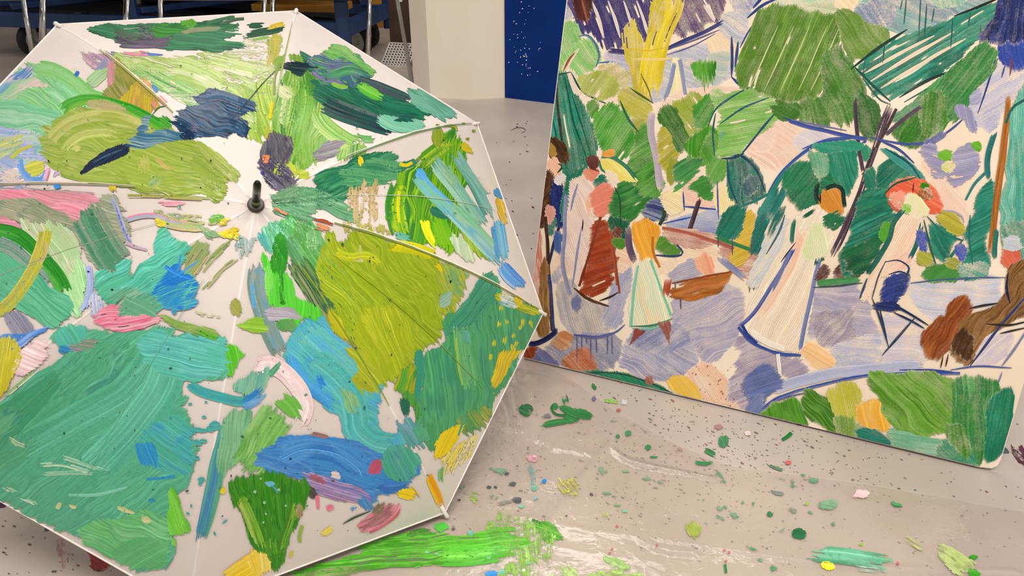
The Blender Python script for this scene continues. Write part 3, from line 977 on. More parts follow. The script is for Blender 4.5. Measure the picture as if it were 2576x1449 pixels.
for x, y0, y1 in ((2280, -10, 60), (2316, -10, 92), (2331, 10, 98), (2350, 20, 55), (2396, 45, 120), (2440, 30, 70), (2468, 60, 140), (2176, 150, 180), (2225, 110, 158), (2270, 0, 24)):
    l([(x, y0), (x - 2, (y0 + y1) / 2), (x - 5, y1)], 3, '2f6a64')
# navy corner
p([(2512, 0), (2540, -60), (2600, -60), (2606, 130), (2562, 122), (2540, 127), (2500, 112), (2474, 92), (2480, 74), (2500, 40)], '22306c 1a2452 34488c 1f2a5e', 105, w=6, rag=6, warp=9, dens=0.97, mix=1)
p([(2518, 112), (2580, 104), (2584, 150), (2562, 167), (2540, 172), (2524, 156)], '2a409c 3450a8', 80, w=6, rag=6, warp=6)
l([(2510, 128), (2492, 190), (2476, 240), (2460, 286)], 3.5, '34448a')
l([(2528, 165), (2520, 195)], 3.5, '34448a')
l([(2548, 145), (2541, 190)], 4, '8a4038')
# green band right
p([(2465, 110), (2510, 128), (2492, 182), (2452, 222), (2422, 272), (2402, 312), (2376, 302), (2360, 252), (2338, 272), (2300, 262), (2330, 228), (2402, 168), (2422, 148)], '388442 46944c 2f7a3a 54a05a', -52, w=5, rag=8, warp=8, dens=0.92, gap=0.12, mix=0.9)
p([(2258, 282), (2332, 248), (2290, 300), (2252, 304)], '2a8a58 3a9a68', -40, w=5, dens=0.9, gap=0.15)
p([(2296, 285), (2362, 238), (2377, 302), (2372, 322), (2332, 352), (2290, 367), (2250, 352), (2244, 342), (2272, 310)], '3a7a28 468630 306c24 549838', -60, w=5, rag=6, warp=7, dens=0.95)
p([(2320, 230), (2376, 235), (2372, 318), (2330, 350), (2310, 300)], '4a8a2c 40802a', 95, w=6, dens=0.9)
# bare tree
s([(2149, 240), (2154, 300), (2160, 370), (2173, 440)], 9, '46364a 5a4a5c', rag=6)
s([(2246, 255), (2216, 322), (2190, 402), (2160, 490), (2120, 590), (2088, 655)], 17, '3c2c40 6a5464 46343f 54405a', rag=12, gap=0.2, w=3)
s([(2322, 262), (2262, 310), (2220, 350)], 9, '55455a 6a5864', rag=8)
s([(2256, 274), (2236, 312), (2205, 372)], 7, '46363e', rag=8)
l([(2168, 440), (2180, 425), (2200, 370)], 5, '3c2c38')
# blue arcs
s([(1964, 297), (2040, 320), (2130, 342), (2195, 352)], 9, '3c4e9a 5264aa', rag=10)
l([(1990, 302), (2080, 318), (2130, 328)], 4, '6a78b4')
l([(2018, 374), (2080, 350), (2152, 345)], 6, '3f589f 5a70b0')
s([(2160, 350), (2192, 356)], 12, '4258a8')
l([(2190, 346), (2280, 364), (2342, 360), (2402, 320), (2440, 283)], 6, '4256a0')
l([(2210, 352), (2262, 375), (2300, 410)], 6, '40589a')
p([(2320, 365), (2390, 325), (2345, 365), (2335, 378)], '4a5ca8 6a78b8', -35, **D)
for q in ([(2320, 372), (2350, 362), (2372, 400), (2382, 442), (2362, 450), (2344, 420)], [(2400, 380), (2450, 360), (2462, 420), (2402, 472), (2378, 450), (2410, 420)]):
    p(q, '8f8ebe a09ecb', 15 if q[0][0] < 2350 else -12, w=7, gap=0.3, rag=6, dens=0.95, warp=2)
p([(2405, 262), (2440, 285), (2456, 330), (2440, 330), (2425, 295), (2402, 285)], '8f8ec0 a4a2d0', 75, w=6, gap=0.2)
p([(2440, 240), (2470, 230), (2462, 262), (2442, 255)], '9a98c4 aeacd4', -20, w=6, gap=0.25)
p([(2362, 385), (2388, 380), (2398, 400), (2372, 404)], '6ab42c 84c048', 30, w=4, rag=5, warp=6)
p([(2442, 362), (2460, 362), (2462, 380), (2448, 372)], '6ab42c', 30, w=4)
p([(2368, 410), (2395, 412), (2385, 425), (2370, 422)], 'd8d88a', 30, **W)

# --- strollers at the left
p([(1365, 358), (1395, 349), (1403, 360), (1421, 366), (1426, 396), (1416, 411), (1396, 406), (1378, 385)], '4a3018 5c3c1e 3c2616 8a6a30', 60, w=5, rag=5, warp=6, mix=1)
p([(1378, 368), (1392, 366), (1395, 385), (1384, 386)], 'b08c3c', 60, w=4)
p([(1383, 412), (1405, 404), (1412, 428), (1397, 438), (1382, 432)], 'f4c09c f6ccae', 60, **D)
p([(1349, 432), (1365, 424), (1389, 446), (1389, 500), (1376, 556), (1346, 577), (1337, 567), (1345, 482)], '523018 64401f 462a16 7a5030', -52, w=7, rag=5, gap=0.2)
s([(1386, 446), (1390, 500), (1377, 552), (1348, 572)], 9, '3f2616 523018', rag=4)
l([(1404, 412), (1418, 418), (1402, 435)], 4, '1f4a3a')
p([(1402, 443), (1412, 466), (1421, 492), (1416, 572), (1405, 577), (1394, 532), (1388, 492)], '1a2a62 26387a 121f50', 85, w=5, rag=5)
s([(1408, 570), (1398, 600), (1388, 640), (1381, 672)], 7, '1c2848 2a3660')
p([(1400, 585), (1409, 585), (1409, 632), (1402, 628)], '44629c 5a78b0', 85, w=5)
p([(1400, 446), (1420, 440), (1420, 450), (1404, 462)], 'e8dcd8', 40, **D)
p([(1380, 545), (1398, 560), (1392, 588), (1378, 588)], '1f7a68', 70, **D)
p([(1376, 520), (1390, 520), (1382, 560), (1374, 560)], 'dca090', 70, **D)
p([(1336, 580), (1362, 578), (1358, 702), (1338, 800), (1320, 870), (1328, 700)], 'd4947e c26654 dcb49c cc7a68', 88, w=4, gap=0.45, rag=12, dens=0.85, mix=1)
s([(1371, 545), (1378, 620), (1381, 700), (1391, 832)], 8, '3c241a 50342a', rag=3, wob=1)
p([(1360, 702), (1377, 632), (1383, 832), (1350, 848), (1356, 762)], '926636 a8804a 825c30 b48c54', 87, w=4.5, rag=5)
s([(1383, 690), (1388, 760), (1395, 832)], 7, '22306a 2f4080')
p([(1422, 462), (1442, 440), (1472, 420), (1452, 442), (1430, 476), (1424, 540), (1420, 560), (1416, 520)], '1f7a60 2c8a70', -45, w=5, rag=4)
s([(1426, 466), (1420, 520), (1418, 575)], 9, '26786c 3c8c80')
p([(1436, 462), (1470, 446), (1492, 462), (1492, 560), (1486, 682), (1466, 722), (1438, 692), (1424, 592)], 'ead2c4 f0dccc e6ccc4', 60, w=7, dens=0.9, rag=4)
s([(1474, 484), (1480, 520), (1488, 550)], 10, 'f4bc94 f6c8a4')
s([(1426, 480), (1420, 580), (1415, 650), (1422, 700), (1436, 748)], 9, '8088bc 989ec8', rag=6)
l([(1453, 462), (1442, 500), (1436, 530)], 6, '8a92c4')
l([(1464, 570), (1452, 640), (1440, 722)], 5, '8f96c0')
l([(1466, 552), (1465, 582)], 3, '3a3438')
p([(1440, 748), (1456, 745), (1452, 775), (1445, 772)], '6a78b0', 80, **D)
p([(1472, 432), (1490, 418), (1506, 435), (1492, 452), (1477, 450)], 'e68e72 ee9e84', 50, **D)
p([(1475, 400), (1500, 390), (1502, 420), (1486, 418)], '5f3028 74463a', -30, w=5, rag=3)
l([(1474, 398), (1484, 420), (1508, 432)], 4, '6a342a')
p([(1512, 400), (1542, 400), (1578, 430), (1598, 462), (1566, 462), (1545, 442), (1526, 430), (1513, 420)], 'f2e278 f8ee98 f0dc6a', 42, w=6, rag=3)
s([(1503, 394), (1540, 393), (1576, 418), (1604, 457)], 9, '247a5c 3a8c70 1c5c50', rag=5)
l([(1508, 402), (1512, 425), (1526, 436)], 5, '2f8068')
l([(1570, 463), (1600, 460)], 4, '2f8068')
p([(1518, 386), (1538, 376), (1546, 388), (1530, 392)], 'eca438', 10, **D)
p([(1525, 434), (1552, 442), (1562, 466), (1540, 476), (1524, 462)], 'f4dcc2 f6e4cc', 50, **D)
p([(1488, 458), (1522, 438), (1526, 460), (1500, 470)], '227c62', -25, **D)
p([(1489, 478), (1532, 464), (1547, 496), (1536, 527), (1511, 547), (1494, 522)], 'e47e68 ec9078 e88a70', -20, w=6, rag=4)
p([(1497, 560), (1531, 556), (1541, 602), (1551, 682), (1535, 692), (1530, 722), (1490, 742), (1464, 737), (1474, 692), (1485, 632)], 'a2421c b04c24 94391a aa4a22', -20, w=7, rag=6, gap=0.12, warp=3)
s([(1510, 545), (1490, 622), (1458, 720)], 6, '7c3016 8f3c1c')
s([(1536, 556), (1545, 642), (1556, 738)], 8, '9c4420 b05c36', gap=0.3)
l([(1444, 724), (1480, 754), (1532, 770)], 7, '5c3018')
l([(1508, 757), (1535, 748), (1556, 735)], 5, '3a2414')
p([(1545, 492), (1560, 455), (1602, 462), (1612, 500), (1640, 498), (1655, 515), (1622, 524), (1580, 552), (1550, 582), (1534, 547)], '36823a 428e40 287236 4c9a4c', -26, w=7, rag=5, gap=0.08)
p([(1534, 545), (1552, 550), (1576, 562), (1578, 584), (1560, 602), (1545, 572)], '186040 237050', -50, w=5)
l([(1546, 470), (1562, 500), (1562, 580)], 4, '1f5a3a')
p([(1543, 598), (1573, 604), (1571, 622), (1543, 616)], '528c2c 649c3c', -45, w=6)
p([(1545, 570), (1556, 580), (1552, 596), (1542, 590)], '6a2a1c', 60, **D)
p([(1643, 612), (1672, 598), (1702, 625), (1700, 640), (1660, 634)], '528c2c 649c3c', -30, w=6)
l([(1640, 640), (1700, 645), (1722, 638), (1700, 612), (1690, 604)], 4.5, '36487a')
p([(1623, 517), (1650, 502), (1674, 515), (1677, 537), (1650, 552), (1618, 544)], '384478 6c7ca4 2c3868 8494b4', 20, w=5, warp=6, mix=1.2)
s([(1668, 525), (1672, 540), (1658, 565)], 8, '2a3c34 3a5a3a')
p([(1598, 562), (1626, 551), (1652, 572), (1657, 592), (1640, 622), (1640, 652), (1620, 662), (1602, 612)], 'f2ae2e eca232 f6b844', 75, w=6, rag=4)
s([(1643, 595), (1642, 630), (1660, 672)], 6, 'c27a30', rag=6)
s([(1579, 562), (1584, 622), (1600, 664)], 16, '5f4a60 74607a', rag=6)
p([(1606, 664), (1640, 654), (1666, 722), (1692, 802), (1640, 822), (1588, 826), (1590, 762)], 'f4e4b8 f0eac4 d8e8cc f4e0b4', 75, w=7, dens=0.88, rag=3, mix=1)
s([(1606, 668), (1596, 730), (1587, 822)], 7, '7ec4aa 9cd4bc')
s([(1637, 654), (1660, 722), (1688, 795)], 6, '8accb4')
l([(1588, 820), (1640, 820), (1692, 802)], 5, '4a8a74')
l([(1590, 826), (1640, 828), (1680, 812)], 4, '8accb4')
p([(1604, 830), (1620, 833), (1579, 870)], '8a3f34 9c5448', -50, w=4, smooth=0)
p([(1660, 814), (1681, 808), (1689, 868)], '9a5850 a8685c', 65, w=4, smooth=0)
p([(1668, 492), (1712, 480), (1722, 500), (1717, 532), (1680, 537), (1663, 512)], 'f6e0a4 f6e8b8', 20, **W)
p([(1717, 478), (1762, 448), (1802, 500), (1802, 522), (1760, 522), (1720, 512)], 'f2c0a8 f4ccb6', 20, **W)
p([(1680, 562), (1726, 540), (1802, 530), (1814, 546), (1802, 592), (1742, 582), (1680, 572)], '7f94cc 94a6d6 a4b6dc', 5, w=6, dens=0.9, gap=0.1)
l([(1668, 562), (1742, 545)], 4, '3456a4')
l([(1718, 518), (1812, 528)], 4.5, '3c58a4')
l([(1718, 482), (1722, 530)], 4, '4660a4')
p([(1688, 432), (1742, 398), (1772, 420), (1722, 462), (1700, 478)], '3f8444 358048 5aa058', -31, w=8, gap=0.35, rag=10)
p([(1733, 472), (1772, 443), (1792, 480), (1786, 510), (1755, 482)], '3f8a3c 529a4a', -28, w=6)
s([(1762, 492), (1746, 550), (1728, 598)], 11, '46323e 5c4654', rag=6)
p([(1804, 460), (1832, 470), (1842, 532), (1822, 552), (1805, 522)], 'f8e4a4', 80, **W)
l([(1805, 455), (1808, 552)], 4, '5262a8')
p([(1834, 402), (1860, 384), (1896, 410), (1917, 460), (1922, 490), (1897, 507), (1866, 522), (1844, 492), (1829, 452)], '25766a 388e78 1c5c5c 2f8272', 85, w=6, rag=5, warp=7, dens=0.96, mix=1.1)
p([(1868, 455), (1895, 440), (1905, 470), (1880, 490)], '1c5468 24646c', 60, **D)
l([(1836, 400), (1860, 385), (1902, 420), (1924, 482)], 6, '1c4a5c')
l([(1830, 400), (1832, 460), (1860, 522)], 5, '205a60')
l([(1815, 398), (1850, 397), (1872, 385)], 5, '1c4860')
l([(1860, 522), (1900, 505), (1945, 480)], 6, '23807a')
p([(1668, 576), (1722, 580), (1802, 600), (1782, 613), (1722, 616), (1690, 602)], 'c28c7e cc9a8c', 10, **W)
s([(1666, 574), (1740, 588), (1822, 614), (1872, 640)], 8, 'a85540 bc7060', rag=8)
p([(1690, 737), (1722, 715), (1782, 700), (1836, 688), (1832, 702), (1820, 716), (1782, 742), (1722, 752)], 'b2662a c47c38 98561e b87030', -15, w=6, rag=9, gap=0.15)
s([(1682, 694), (1675, 730), (1672, 757)], 17, 'b04e30 c06244', rag=8)
l([(1690, 713), (1762, 698), (1840, 684)], 5, '984e24')
p([(1873, 540), (1897, 528), (1892, 602), (1880, 642), (1860, 672), (1840, 657), (1850, 602)], 'd4b23c e0be52 d8b848', -28, w=7, rag=4, gap=0.1)
p([(1808, 582), (1834, 525), (1872, 518), (1868, 562), (1850, 602), (1820, 597)], '217560 2e8570', -55, w=6)
p([(1893, 602), (1905, 540), (1932, 500), (1948, 468), (1954, 520), (1922, 582), (1910, 632), (1890, 637)], '267e70 1c6a60 349084', -62, w=6, gap=0.1)
s([(1788, 592), (1850, 615), (1905, 634)], 9, '2f8048 438f5a', rag=8)
s([(1798, 638), (1850, 678), (1890, 714)], 15, '7a82bc 8f96c8', rag=10)
for x, y0, y1 in ((1806, 595, 622), (1842, 600, 642), (1890, 610, 640), (1907, 630, 645), (1885, 690, 735), (1895, 700, 730), (1698, 712, 728), (1712, 748, 778)):
    l([(x, y0), (x + 1, y1)], 3, '6a5a64')
# below them
p([(1390, 857), (1415, 837), (1433, 850), (1431, 869), (1410, 875)], 'c4844c cc9060', 40, w=5, dens=0.9)
p([(1413, 907), (1440, 884), (1481, 879), (1496, 910), (1497, 932), (1440, 932)], 'be6e40 c87c50 b86436', 50, w=5, warp=6, dens=0.9, mix=1)
p([(1312, 882), (1346, 868), (1357, 912), (1330, 908), (1310, 900)], 'a04a22 8c3e1c', 70, w=5)
p([(1352, 892), (1360, 881), (1412, 932), (1350, 920)], '626eb0 747eba', 50, w=6)
s([(1322, 866), (1352, 864), (1382, 848), (1407, 826)], 12, '1a2450 26306a', rag=4)
l([(1444, 841), (1500, 850), (1550, 836), (1572, 816)], 7, '46569c 6674b0')
for x in (1452, 1463, 1475, 1486, 1500, 1528, 1540):
    l([(x, 842), (x + 1, 842 + rng.uniform(20, 70))], 2.5, '6a6c94')
p([(1684, 952), (1722, 944), (1747, 975), (1757, 1007), (1738, 1000), (1690, 972)], 'f0c444 f2cc58', 60, w=5, dens=0.93)
p([(1443, 940), (1502, 934), (1582, 944), (1652, 970), (1702, 995), (1734, 1013), (1640, 993), (1550, 967)], '23825e 379672 18785a 2c8a68', 45, w=5, rag=3, gap=0.08, mix=1)
l([(1445, 938), (1560, 936), (1650, 968), (1735, 1010)], 3.5, '2a5a44')
p([(1624, 950), (1634, 948), (1642, 964), (1632, 960)], 'a4685c', 50, **D)

# --- woman in the long pale dress, centre right
p([(1924, 602), (1982, 538), (1977, 602), (1932, 702), (1902, 724), (1886, 706)], 'ccd8dc c0ced8 d8dcd4', -60, **W)
s([(1928, 565), (1962, 500), (1992, 440)], 17, '237a70 348a80', rag=10)
s([(1924, 612), (1958, 548), (1984, 492)], 18, '18625a 2a7a70 1c6a60', rag=14, gap=0.3)
l([(1928, 640), (1962, 580), (1975, 540)], 5, '3a6a84')
l([(1933, 484), (1960, 440), (2010, 390), (2062, 358), (2142, 347)], 7, '365a9a 4a70a8')
s([(1935, 500), (1965, 445), (2015, 400)], 9, '2f8a78')
p([(1966, 442), (2022, 398), (2062, 430), (2057, 482), (2060, 520), (2010, 532), (1986, 502)], '267a56 338a60 1c6c4a', -52, w=5, rag=5, mix=1)
p([(2076, 390), (2132, 370), (2154, 380), (2158, 432), (2130, 482), (2110, 492), (2090, 450), (2080, 420)], '238668 359676 1c7a60', 75, w=6, rag=6)
p([(2033, 385), (2072, 378), (2084, 440), (2062, 452)], '54a07a 66ae88', 75, w=6, dens=0.9)
p([(2044, 366), (2100, 358), (2152, 356), (2184, 372), (2062, 379)], '329678 42a488', 5, w=5)
p([(2062, 452), (2090, 440), (2110, 480), (2060, 482)], '1f7a54', 20, w=5)
p([(2170, 370), (2186, 372), (2180, 402), (2172, 395)], '2f9070', 80, w=5)
p([(2206, 432), (2250, 393), (2302, 430), (2292, 452), (2240, 472), (2208, 487)], '227a62 30896e 196c58', -42, w=6, rag=5, gap=0.15)
p([(2213, 372), (2250, 384), (2312, 430), (2320, 458), (2288, 430), (2250, 396)], '349080 46a090', 38, w=5)
l([(2226, 372), (2290, 410), (2318, 455)], 5, '1f5a6a')
p([(2180, 430), (2200, 425), (2205, 470), (2182, 468)], '2a7f66', 60, w=5)
p([(2010, 540), (2062, 513), (2092, 530), (2104, 560), (2082, 622), (2050, 702), (2022, 852), (2010, 892), (1950, 872), (1868, 822), (1880, 790), (1932, 702), (1984, 602)], 'f4e4ca f2dcc2 f6e8d4 f0e0c8', -62, w=7, dens=0.95, rag=4)
s([(2024, 560), (1992, 660), (1935, 760), (1892, 808)], 26, 'f4c4a8 f6d0b6 f4dcc6', dens=0.8, rag=12)
p([(2036, 562), (2072, 560), (2074, 642), (2040, 662), (2026, 642)], 'd6e4a8 e0e8bc', 80, **W)
s([(1884, 822), (1920, 858), (1990, 882)], 14, 'faf2e4', dens=0.9)
p([(2060, 492), (2095, 474), (2119, 480), (2116, 510), (2118, 532), (2095, 537), (2064, 512)], 'de9a3c d48a34 e2a648', 60, w=5, rag=3)
s([(2060, 452), (2051, 485), (2060, 516)], 11, '12342e 1c463a', rag=4)
s([(2070, 478), (2098, 464), (2120, 474), (2122, 500), (2127, 530)], 10, '12342e 1c463a', rag=4)
l([(2064, 484), (2064, 512)], 4, '2a3020')
p([(2074, 546), (2105, 534), (2117, 555), (2101, 580), (2084, 566)], '23744c 35845c', -28, w=5, gap=0.1)
s([(2000, 622), (1940, 722), (1896, 790), (1850, 828)], 9, '4058aa 5a70bc', rag=8)
s([(1998, 545), (1992, 590), (1990, 622)], 10, '2c7464 448a7c', rag=6)
s([(1992, 620), (1965, 690), (1935, 740)], 9, '6a7cc0', rag=8)
l([(2002, 610), (1975, 645), (1965, 660)], 3, '26324a')
s([(2010, 558), (2032, 540), (2056, 522)], 9, '1c5a40 2a6a50')
s([(2064, 638), (2046, 722), (2022, 822), (2008, 890)], 10, '6274bc 7c8ccc', rag=8)
s([(1858, 822), (1890, 862), (1960, 889), (2015, 893)], 7, '2f4a9a 4a62ac', rag=4)
s([(1866, 815), (1880, 840), (1905, 862)], 8, '24408e', rag=6)
s([(1956, 890), (1961, 945)], 8, 'f2eade', rag=4)
p([(2054, 702), (2070, 668), (2084, 672), (2076, 697), (2066, 706)], '5a302c', -40, **D)
p([(2104, 682), (2116, 663), (2162, 690), (2150, 702), (2100, 696)], '5f3432 704240', -20, **D)
s([(2050, 680), (2060, 645)], 11, '1c5f48')
s([(2066, 670), (2074, 638)], 9, '1c5f48')
s([(2050, 712), (2110, 705), (2170, 702)], 14, '3f9050 54a062', rag=4)
l([(2045, 722), (2110, 718), (2170, 712)], 3.5, '2a5a50')
# teal bush between the figures
p([(2175, 482), (2214, 474), (2254, 530), (2232, 562), (2192, 622), (2170, 682), (2128, 692), (2110, 652), (2140, 612), (2150, 560)], '237a62 2c8868 1a6a56 34947a', -26, w=6, rag=6, mix=1)
p([(2128, 627), (2202, 602), (2234, 572), (2192, 652), (2170, 692), (2130, 682), (2113, 642)], '196844 27764c 155a3e', -28, w=5, rag=6, mix=1)
p([(2215, 575), (2240, 560), (2236, 590), (2212, 600)], '5aa838', 40, w=5)
# woman with the red parasol
p([(2255, 562), (2312, 543), (2312, 602), (2292, 662), (2250, 692), (2212, 692), (2196, 732), (2168, 756), (2190, 692), (2232, 632)], 'f6dcc2 f4d0b6 f4e0cc', -60, w=7, dens=0.9, rag=4)
p([(2255, 640), (2300, 640), (2280, 680), (2232, 690)], 'f2c0ac', -40, **W)
p([(2230, 492), (2250, 463), (2292, 448), (2332, 460), (2358, 490), (2368, 527), (2345, 537), (2310, 502), (2280, 485), (2240, 487)], 'ea6e4e e4603e f08460 ec7454', 25, w=5, rag=3, mix=0.9)
p([(2234, 490), (2270, 487), (2262, 522), (2245, 507)], 'f0947c f4a890', -30, w=6, gap=0.2)
s([(2235, 505), (2248, 525), (2262, 532)], 5, 'd86448')
p([(2320, 466), (2334, 464), (2338, 474), (2326, 476)], '3c8a1a', 20, w=4)
p([(2310, 480), (2338, 482), (2336, 502), (2318, 498)], 'a8602a', 40, w=4, dens=0.7)
l([(2298, 460), (2296, 485)], 3, '7a2a1c')
l([(2222, 492), (2250, 460), (2305, 446)], 5, '1c5a48')
p([(2278, 495), (2312, 500), (2342, 535), (2302, 546), (2275, 522)], 'ece8b4 f0e4c4', 50, **W)
p([(2275, 520), (2286, 515), (2288, 535), (2278, 535)], '8ac83a', 50, **W)
s([(2279, 520), (2247, 560), (2240, 602), (2210, 652), (2178, 695)], 12, '1f6456 2f7466 1a5a50', rag=8)
s([(2320, 553), (2307, 612), (2284, 664)], 11, '20645c 36786c', rag=10)
p([(2308, 584), (2326, 590), (2337, 632), (2315, 627)], '4058b0', 70, **D)
p([(2308, 630), (2347, 640), (2347, 662), (2308, 664)], 'a0a23c b0b04a', 30, w=6)
p([(2340, 572), (2365, 563), (2407, 600), (2387, 627), (2377, 664), (2348, 622)], '23826c 32917a 1c7460', 60, w=5, warp=5, mix=1)
l([(2332, 545), (2375, 590), (2424, 604)], 5, '237a6c')
l([(2324, 552), (2345, 640), (2361, 690)], 5, '1c6458')
p([(2356, 547), (2390, 537), (2417, 560), (2422, 592), (2395, 582)], 'b4ac3c c0b84a', 25, w=6)
l([(2424, 600), (2395, 640), (2364, 688)], 6, '247a6c')
p([(2310, 702), (2345, 668), (2402, 662), (2418, 702)], '408a3a 549848', -35, w=5, rag=5)
p([(2405, 622), (2426, 610), (2432, 652), (2415, 642)], '4058b4', 70, **D)
p([(2385, 655), (2412, 655), (2410, 675), (2382, 672)], 'a0a43c', 20, **D)
p([(2436, 562), (2468, 482), (2497, 448), (2502, 522), (2482, 602), (2487, 682), (2440, 700), (2412, 692), (2440, 642), (2432, 602)], '24826c 359680 1a7460', -30, w=6, rag=6, mix=1)
p([(2418, 665), (2480, 660), (2482, 692), (2420, 698)], '3c9a88', 30, w=6, dens=0.8)
s([(2503, 325), (2482, 400), (2484, 462)], 13, '1f7070 358a88', rag=8)
s([(2428, 502), (2450, 460), (2480, 432)], 6, '3c8484')
l([(2440, 540), (2438, 600), (2446, 665)], 5, '1f7468')
l([(2425, 560), (2422, 545), (2400, 532), (2370, 530)], 4, 'aaa6c4')
p([(2545, 272), (2580, 205), (2610, 205), (2610, 640), (2540, 662), (2517, 602), (2520, 502), (2540, 402)], '62b8a4 78c4b0 46a48c 54b09c', 92, w=7, rag=6, warp=10, dens=0.92, mix=1)
p([(2525, 560), (2610, 560), (2610, 640), (2540, 655), (2520, 610)], '3a9a84 2f8a78', 70, w=6, dens=0.85)
s([(2540, 225), (2530, 332), (2515, 432), (2505, 522), (2494, 602), (2489, 655)], 17, 'b06c2c c88842 9a5820 bc7838', rag=10, taper=0.4)
s([(2580, 250), (2545, 270), (2530, 310)], 6, '236a64')
s([(2508, 560), (2500, 620), (2502, 665)], 12, '247a6c', rag=8)
p([(2522, 632), (2560, 625), (2564, 667), (2525, 662)], 'd86a50 e07e66', 60, w=5)
p([(2525, 605), (2555, 595), (2570, 615), (2535, 625)], 'c2d0d8', 10, w=5)
# seat, bag and stool
p([(2240, 696), (2270, 688), (2287, 700), (2266, 742), (2240, 767), (2218, 752), (2228, 722)], '2f4086 3c4c92', -20, w=5, rag=4, gap=0.1)
p([(2203, 760), (2240, 764), (2257, 776), (2250, 785), (2208, 772)], '26346c', 20, w=5)
l([(2228, 655), (2210, 692), (2194, 752)], 4, '6a6270')
l([(2225, 660), (2260, 652), (2292, 672), (2270, 712), (2245, 762)], 4, '2f4468')
l([(2235, 690), (2265, 680), (2290, 694)], 4, '30486c')
l([(2194, 750), (2215, 800), (2234, 872)], 5, '2a4464')
l([(2212, 772), (2226, 830), (2232, 860)], 4, '2a4464')
l([(2300, 800), (2260, 845), (2220, 894)], 6, '2a4464')
l([(2244, 764), (2290, 790), (2335, 818)], 6, '223a5c')
l([(2248, 785), (2290, 805), (2325, 826)], 5, '223a5c')
l([(2182, 700), (2164, 750)], 5, '2a4c70')
l([(2290, 712), (2400, 700), (2530, 697)], 3.5, '4a6a90')
# dog and seated figure at the right
p([(2388, 768), (2410, 750), (2432, 752), (2440, 775), (2438, 792), (2421, 832), (2397, 862), (2372, 902), (2335, 893), (2322, 872), (2312, 856), (2330, 832), (2360, 802), (2386, 800)], '964e20 a85c2a 7e3f1a b06830', -55, w=5, rag=4, warp=8, mix=1.1)
p([(2532, 682), (2576, 658), (2606, 640), (2606, 790), (2545, 800), (2480, 842), (2450, 872), (2432, 914), (2393, 882), (2410, 842), (2430, 802), (2502, 770), (2522, 758)], '866034 9a7240 6a4826 a88050', -50, w=5, rag=5, warp=9, mix=1.2)
p([(2395, 880), (2418, 830), (2450, 850), (2434, 912)], '4a3018 5a3c20', -65, w=5)
l([(2536, 685), (2530, 725), (2540, 762)], 6, '1f2450')
l([(2438, 775), (2470, 768), (2510, 762)], 6, '33302c')
l([(2590, 735), (2505, 832), (2438, 922)], 6, '36487c')
l([(2480, 815), (2540, 818), (2590, 806)], 5, '34302e')
l([(2515, 838), (2590, 822)], 4, '34302e')
l([(2590, 820), (2550, 880), (2520, 920)], 6, '7c88bc')
l([(2372, 895), (2366, 925)], 3, '5a2c1a')
l([(2385, 890), (2378, 922)], 3, '5a2c1a')
# the long path and its blue lines
s([(1925, 990), (1985, 962), (2082, 940), (2202, 925), (2345, 917)], 27, 'a2b2e0 b2c0e6 a8b6e2', dens=0.92, rag=14)
s([(1895, 1048), (1950, 1003), (2022, 976), (2112, 955), (2222, 938), (2415, 940)], 7, '2f52a2 4a66b0 6a84c0', rag=12, gap=0.2)
l([(1900, 1038), (1960, 1002), (2040, 985)], 4, '4a68b4')
l([(2262, 930), (2340, 930), (2398, 936)], 4.5, '2f4c9c')
l([(2390, 930), (2462, 919), (2545, 925)], 4, '4f68ac')
l([(2520, 935), (2510, 965)], 3, '6a86c4')
p([(1866, 962), (1920, 920), (1945, 924), (1972, 962), (1932, 992), (1902, 1038), (1884, 1002)], '4a68b6 5e78c2 3f5cae', -22, w=7, rag=5)
p([(1900, 1040), (1880, 1030), (1905, 1000), (1925, 1000)], '6a82c6', -40, w=6)
# greens at the foot of the picture
p([(1905, 1052), (1960, 1015), (2006, 998), (2032, 1082), (2000, 1080)], '58982c 68a838 4c8c26', 72, w=5, rag=4)
p([(2013, 1022), (2035, 983), (2082, 1000), (2127, 1050), (2165, 1102), (2108, 1092), (2070, 1062), (2040, 1052)], '4f8828 427a24 74a444 5c9434', 45, w=5, rag=5, warp=9, mix=1)
p([(2080, 985), (2130, 963), (2157, 975), (2162, 1042), (2145, 1062), (2108, 1042)], 'c0be3c cac84c', 75, w=6, dens=0.93)
p([(2163, 1012), (2202, 998), (2228, 1040), (2238, 1067), (2202, 1088), (2158, 1072)], 'eeb436 f4c250 ecae34', 80, w=6, warp=7, dens=0.93)
p([(2100, 1050), (2160, 1055), (2162, 1105), (2110, 1090)], '7a9e44 8aac54', 85, w=5, dens=0.88)
p([(2173, 952), (2230, 940), (2292, 934), (2402, 944), (2408, 1042), (2382, 1082), (2312, 1097), (2260, 1082), (2232, 1052), (2212, 1002)], '629a2c 70a63a 7eb246 5a9028', 45, w=5, rag=6, warp=10, dens=0.95, mix=1)
p([(2398, 952), (2450, 942), (2522, 970), (2512, 1062), (2472, 1155), (2438, 1176), (2388, 1112), (2405, 1042)], '358a42 429642 267a48 5aa85e', 88, w=5, rag=5, dens=0.95, mix=1.2)
p([(2490, 1010), (2512, 985), (2552, 972), (2540, 1080), (2522, 1132), (2480, 1168), (2485, 1082)], '177a58 258a68 1c8260 3a9a7a', 100, w=5, rag=3, mix=1)
p([(2162, 1077), (2215, 1085), (2255, 1132), (2180, 1112), (2150, 1100)], '237c6c 308a78', 15, w=5)
p([(2228, 1078), (2300, 1096), (2385, 1112), (2350, 1157), (2262, 1137)], '82bc98 74b490 8cc4a2', 8, w=6, dens=0.9)
p([(2355, 1122), (2422, 1098), (2455, 1178), (2362, 1162)], '3f9470 4f9e78 2f8a6a', 40, w=5, dens=0.93, mix=1)
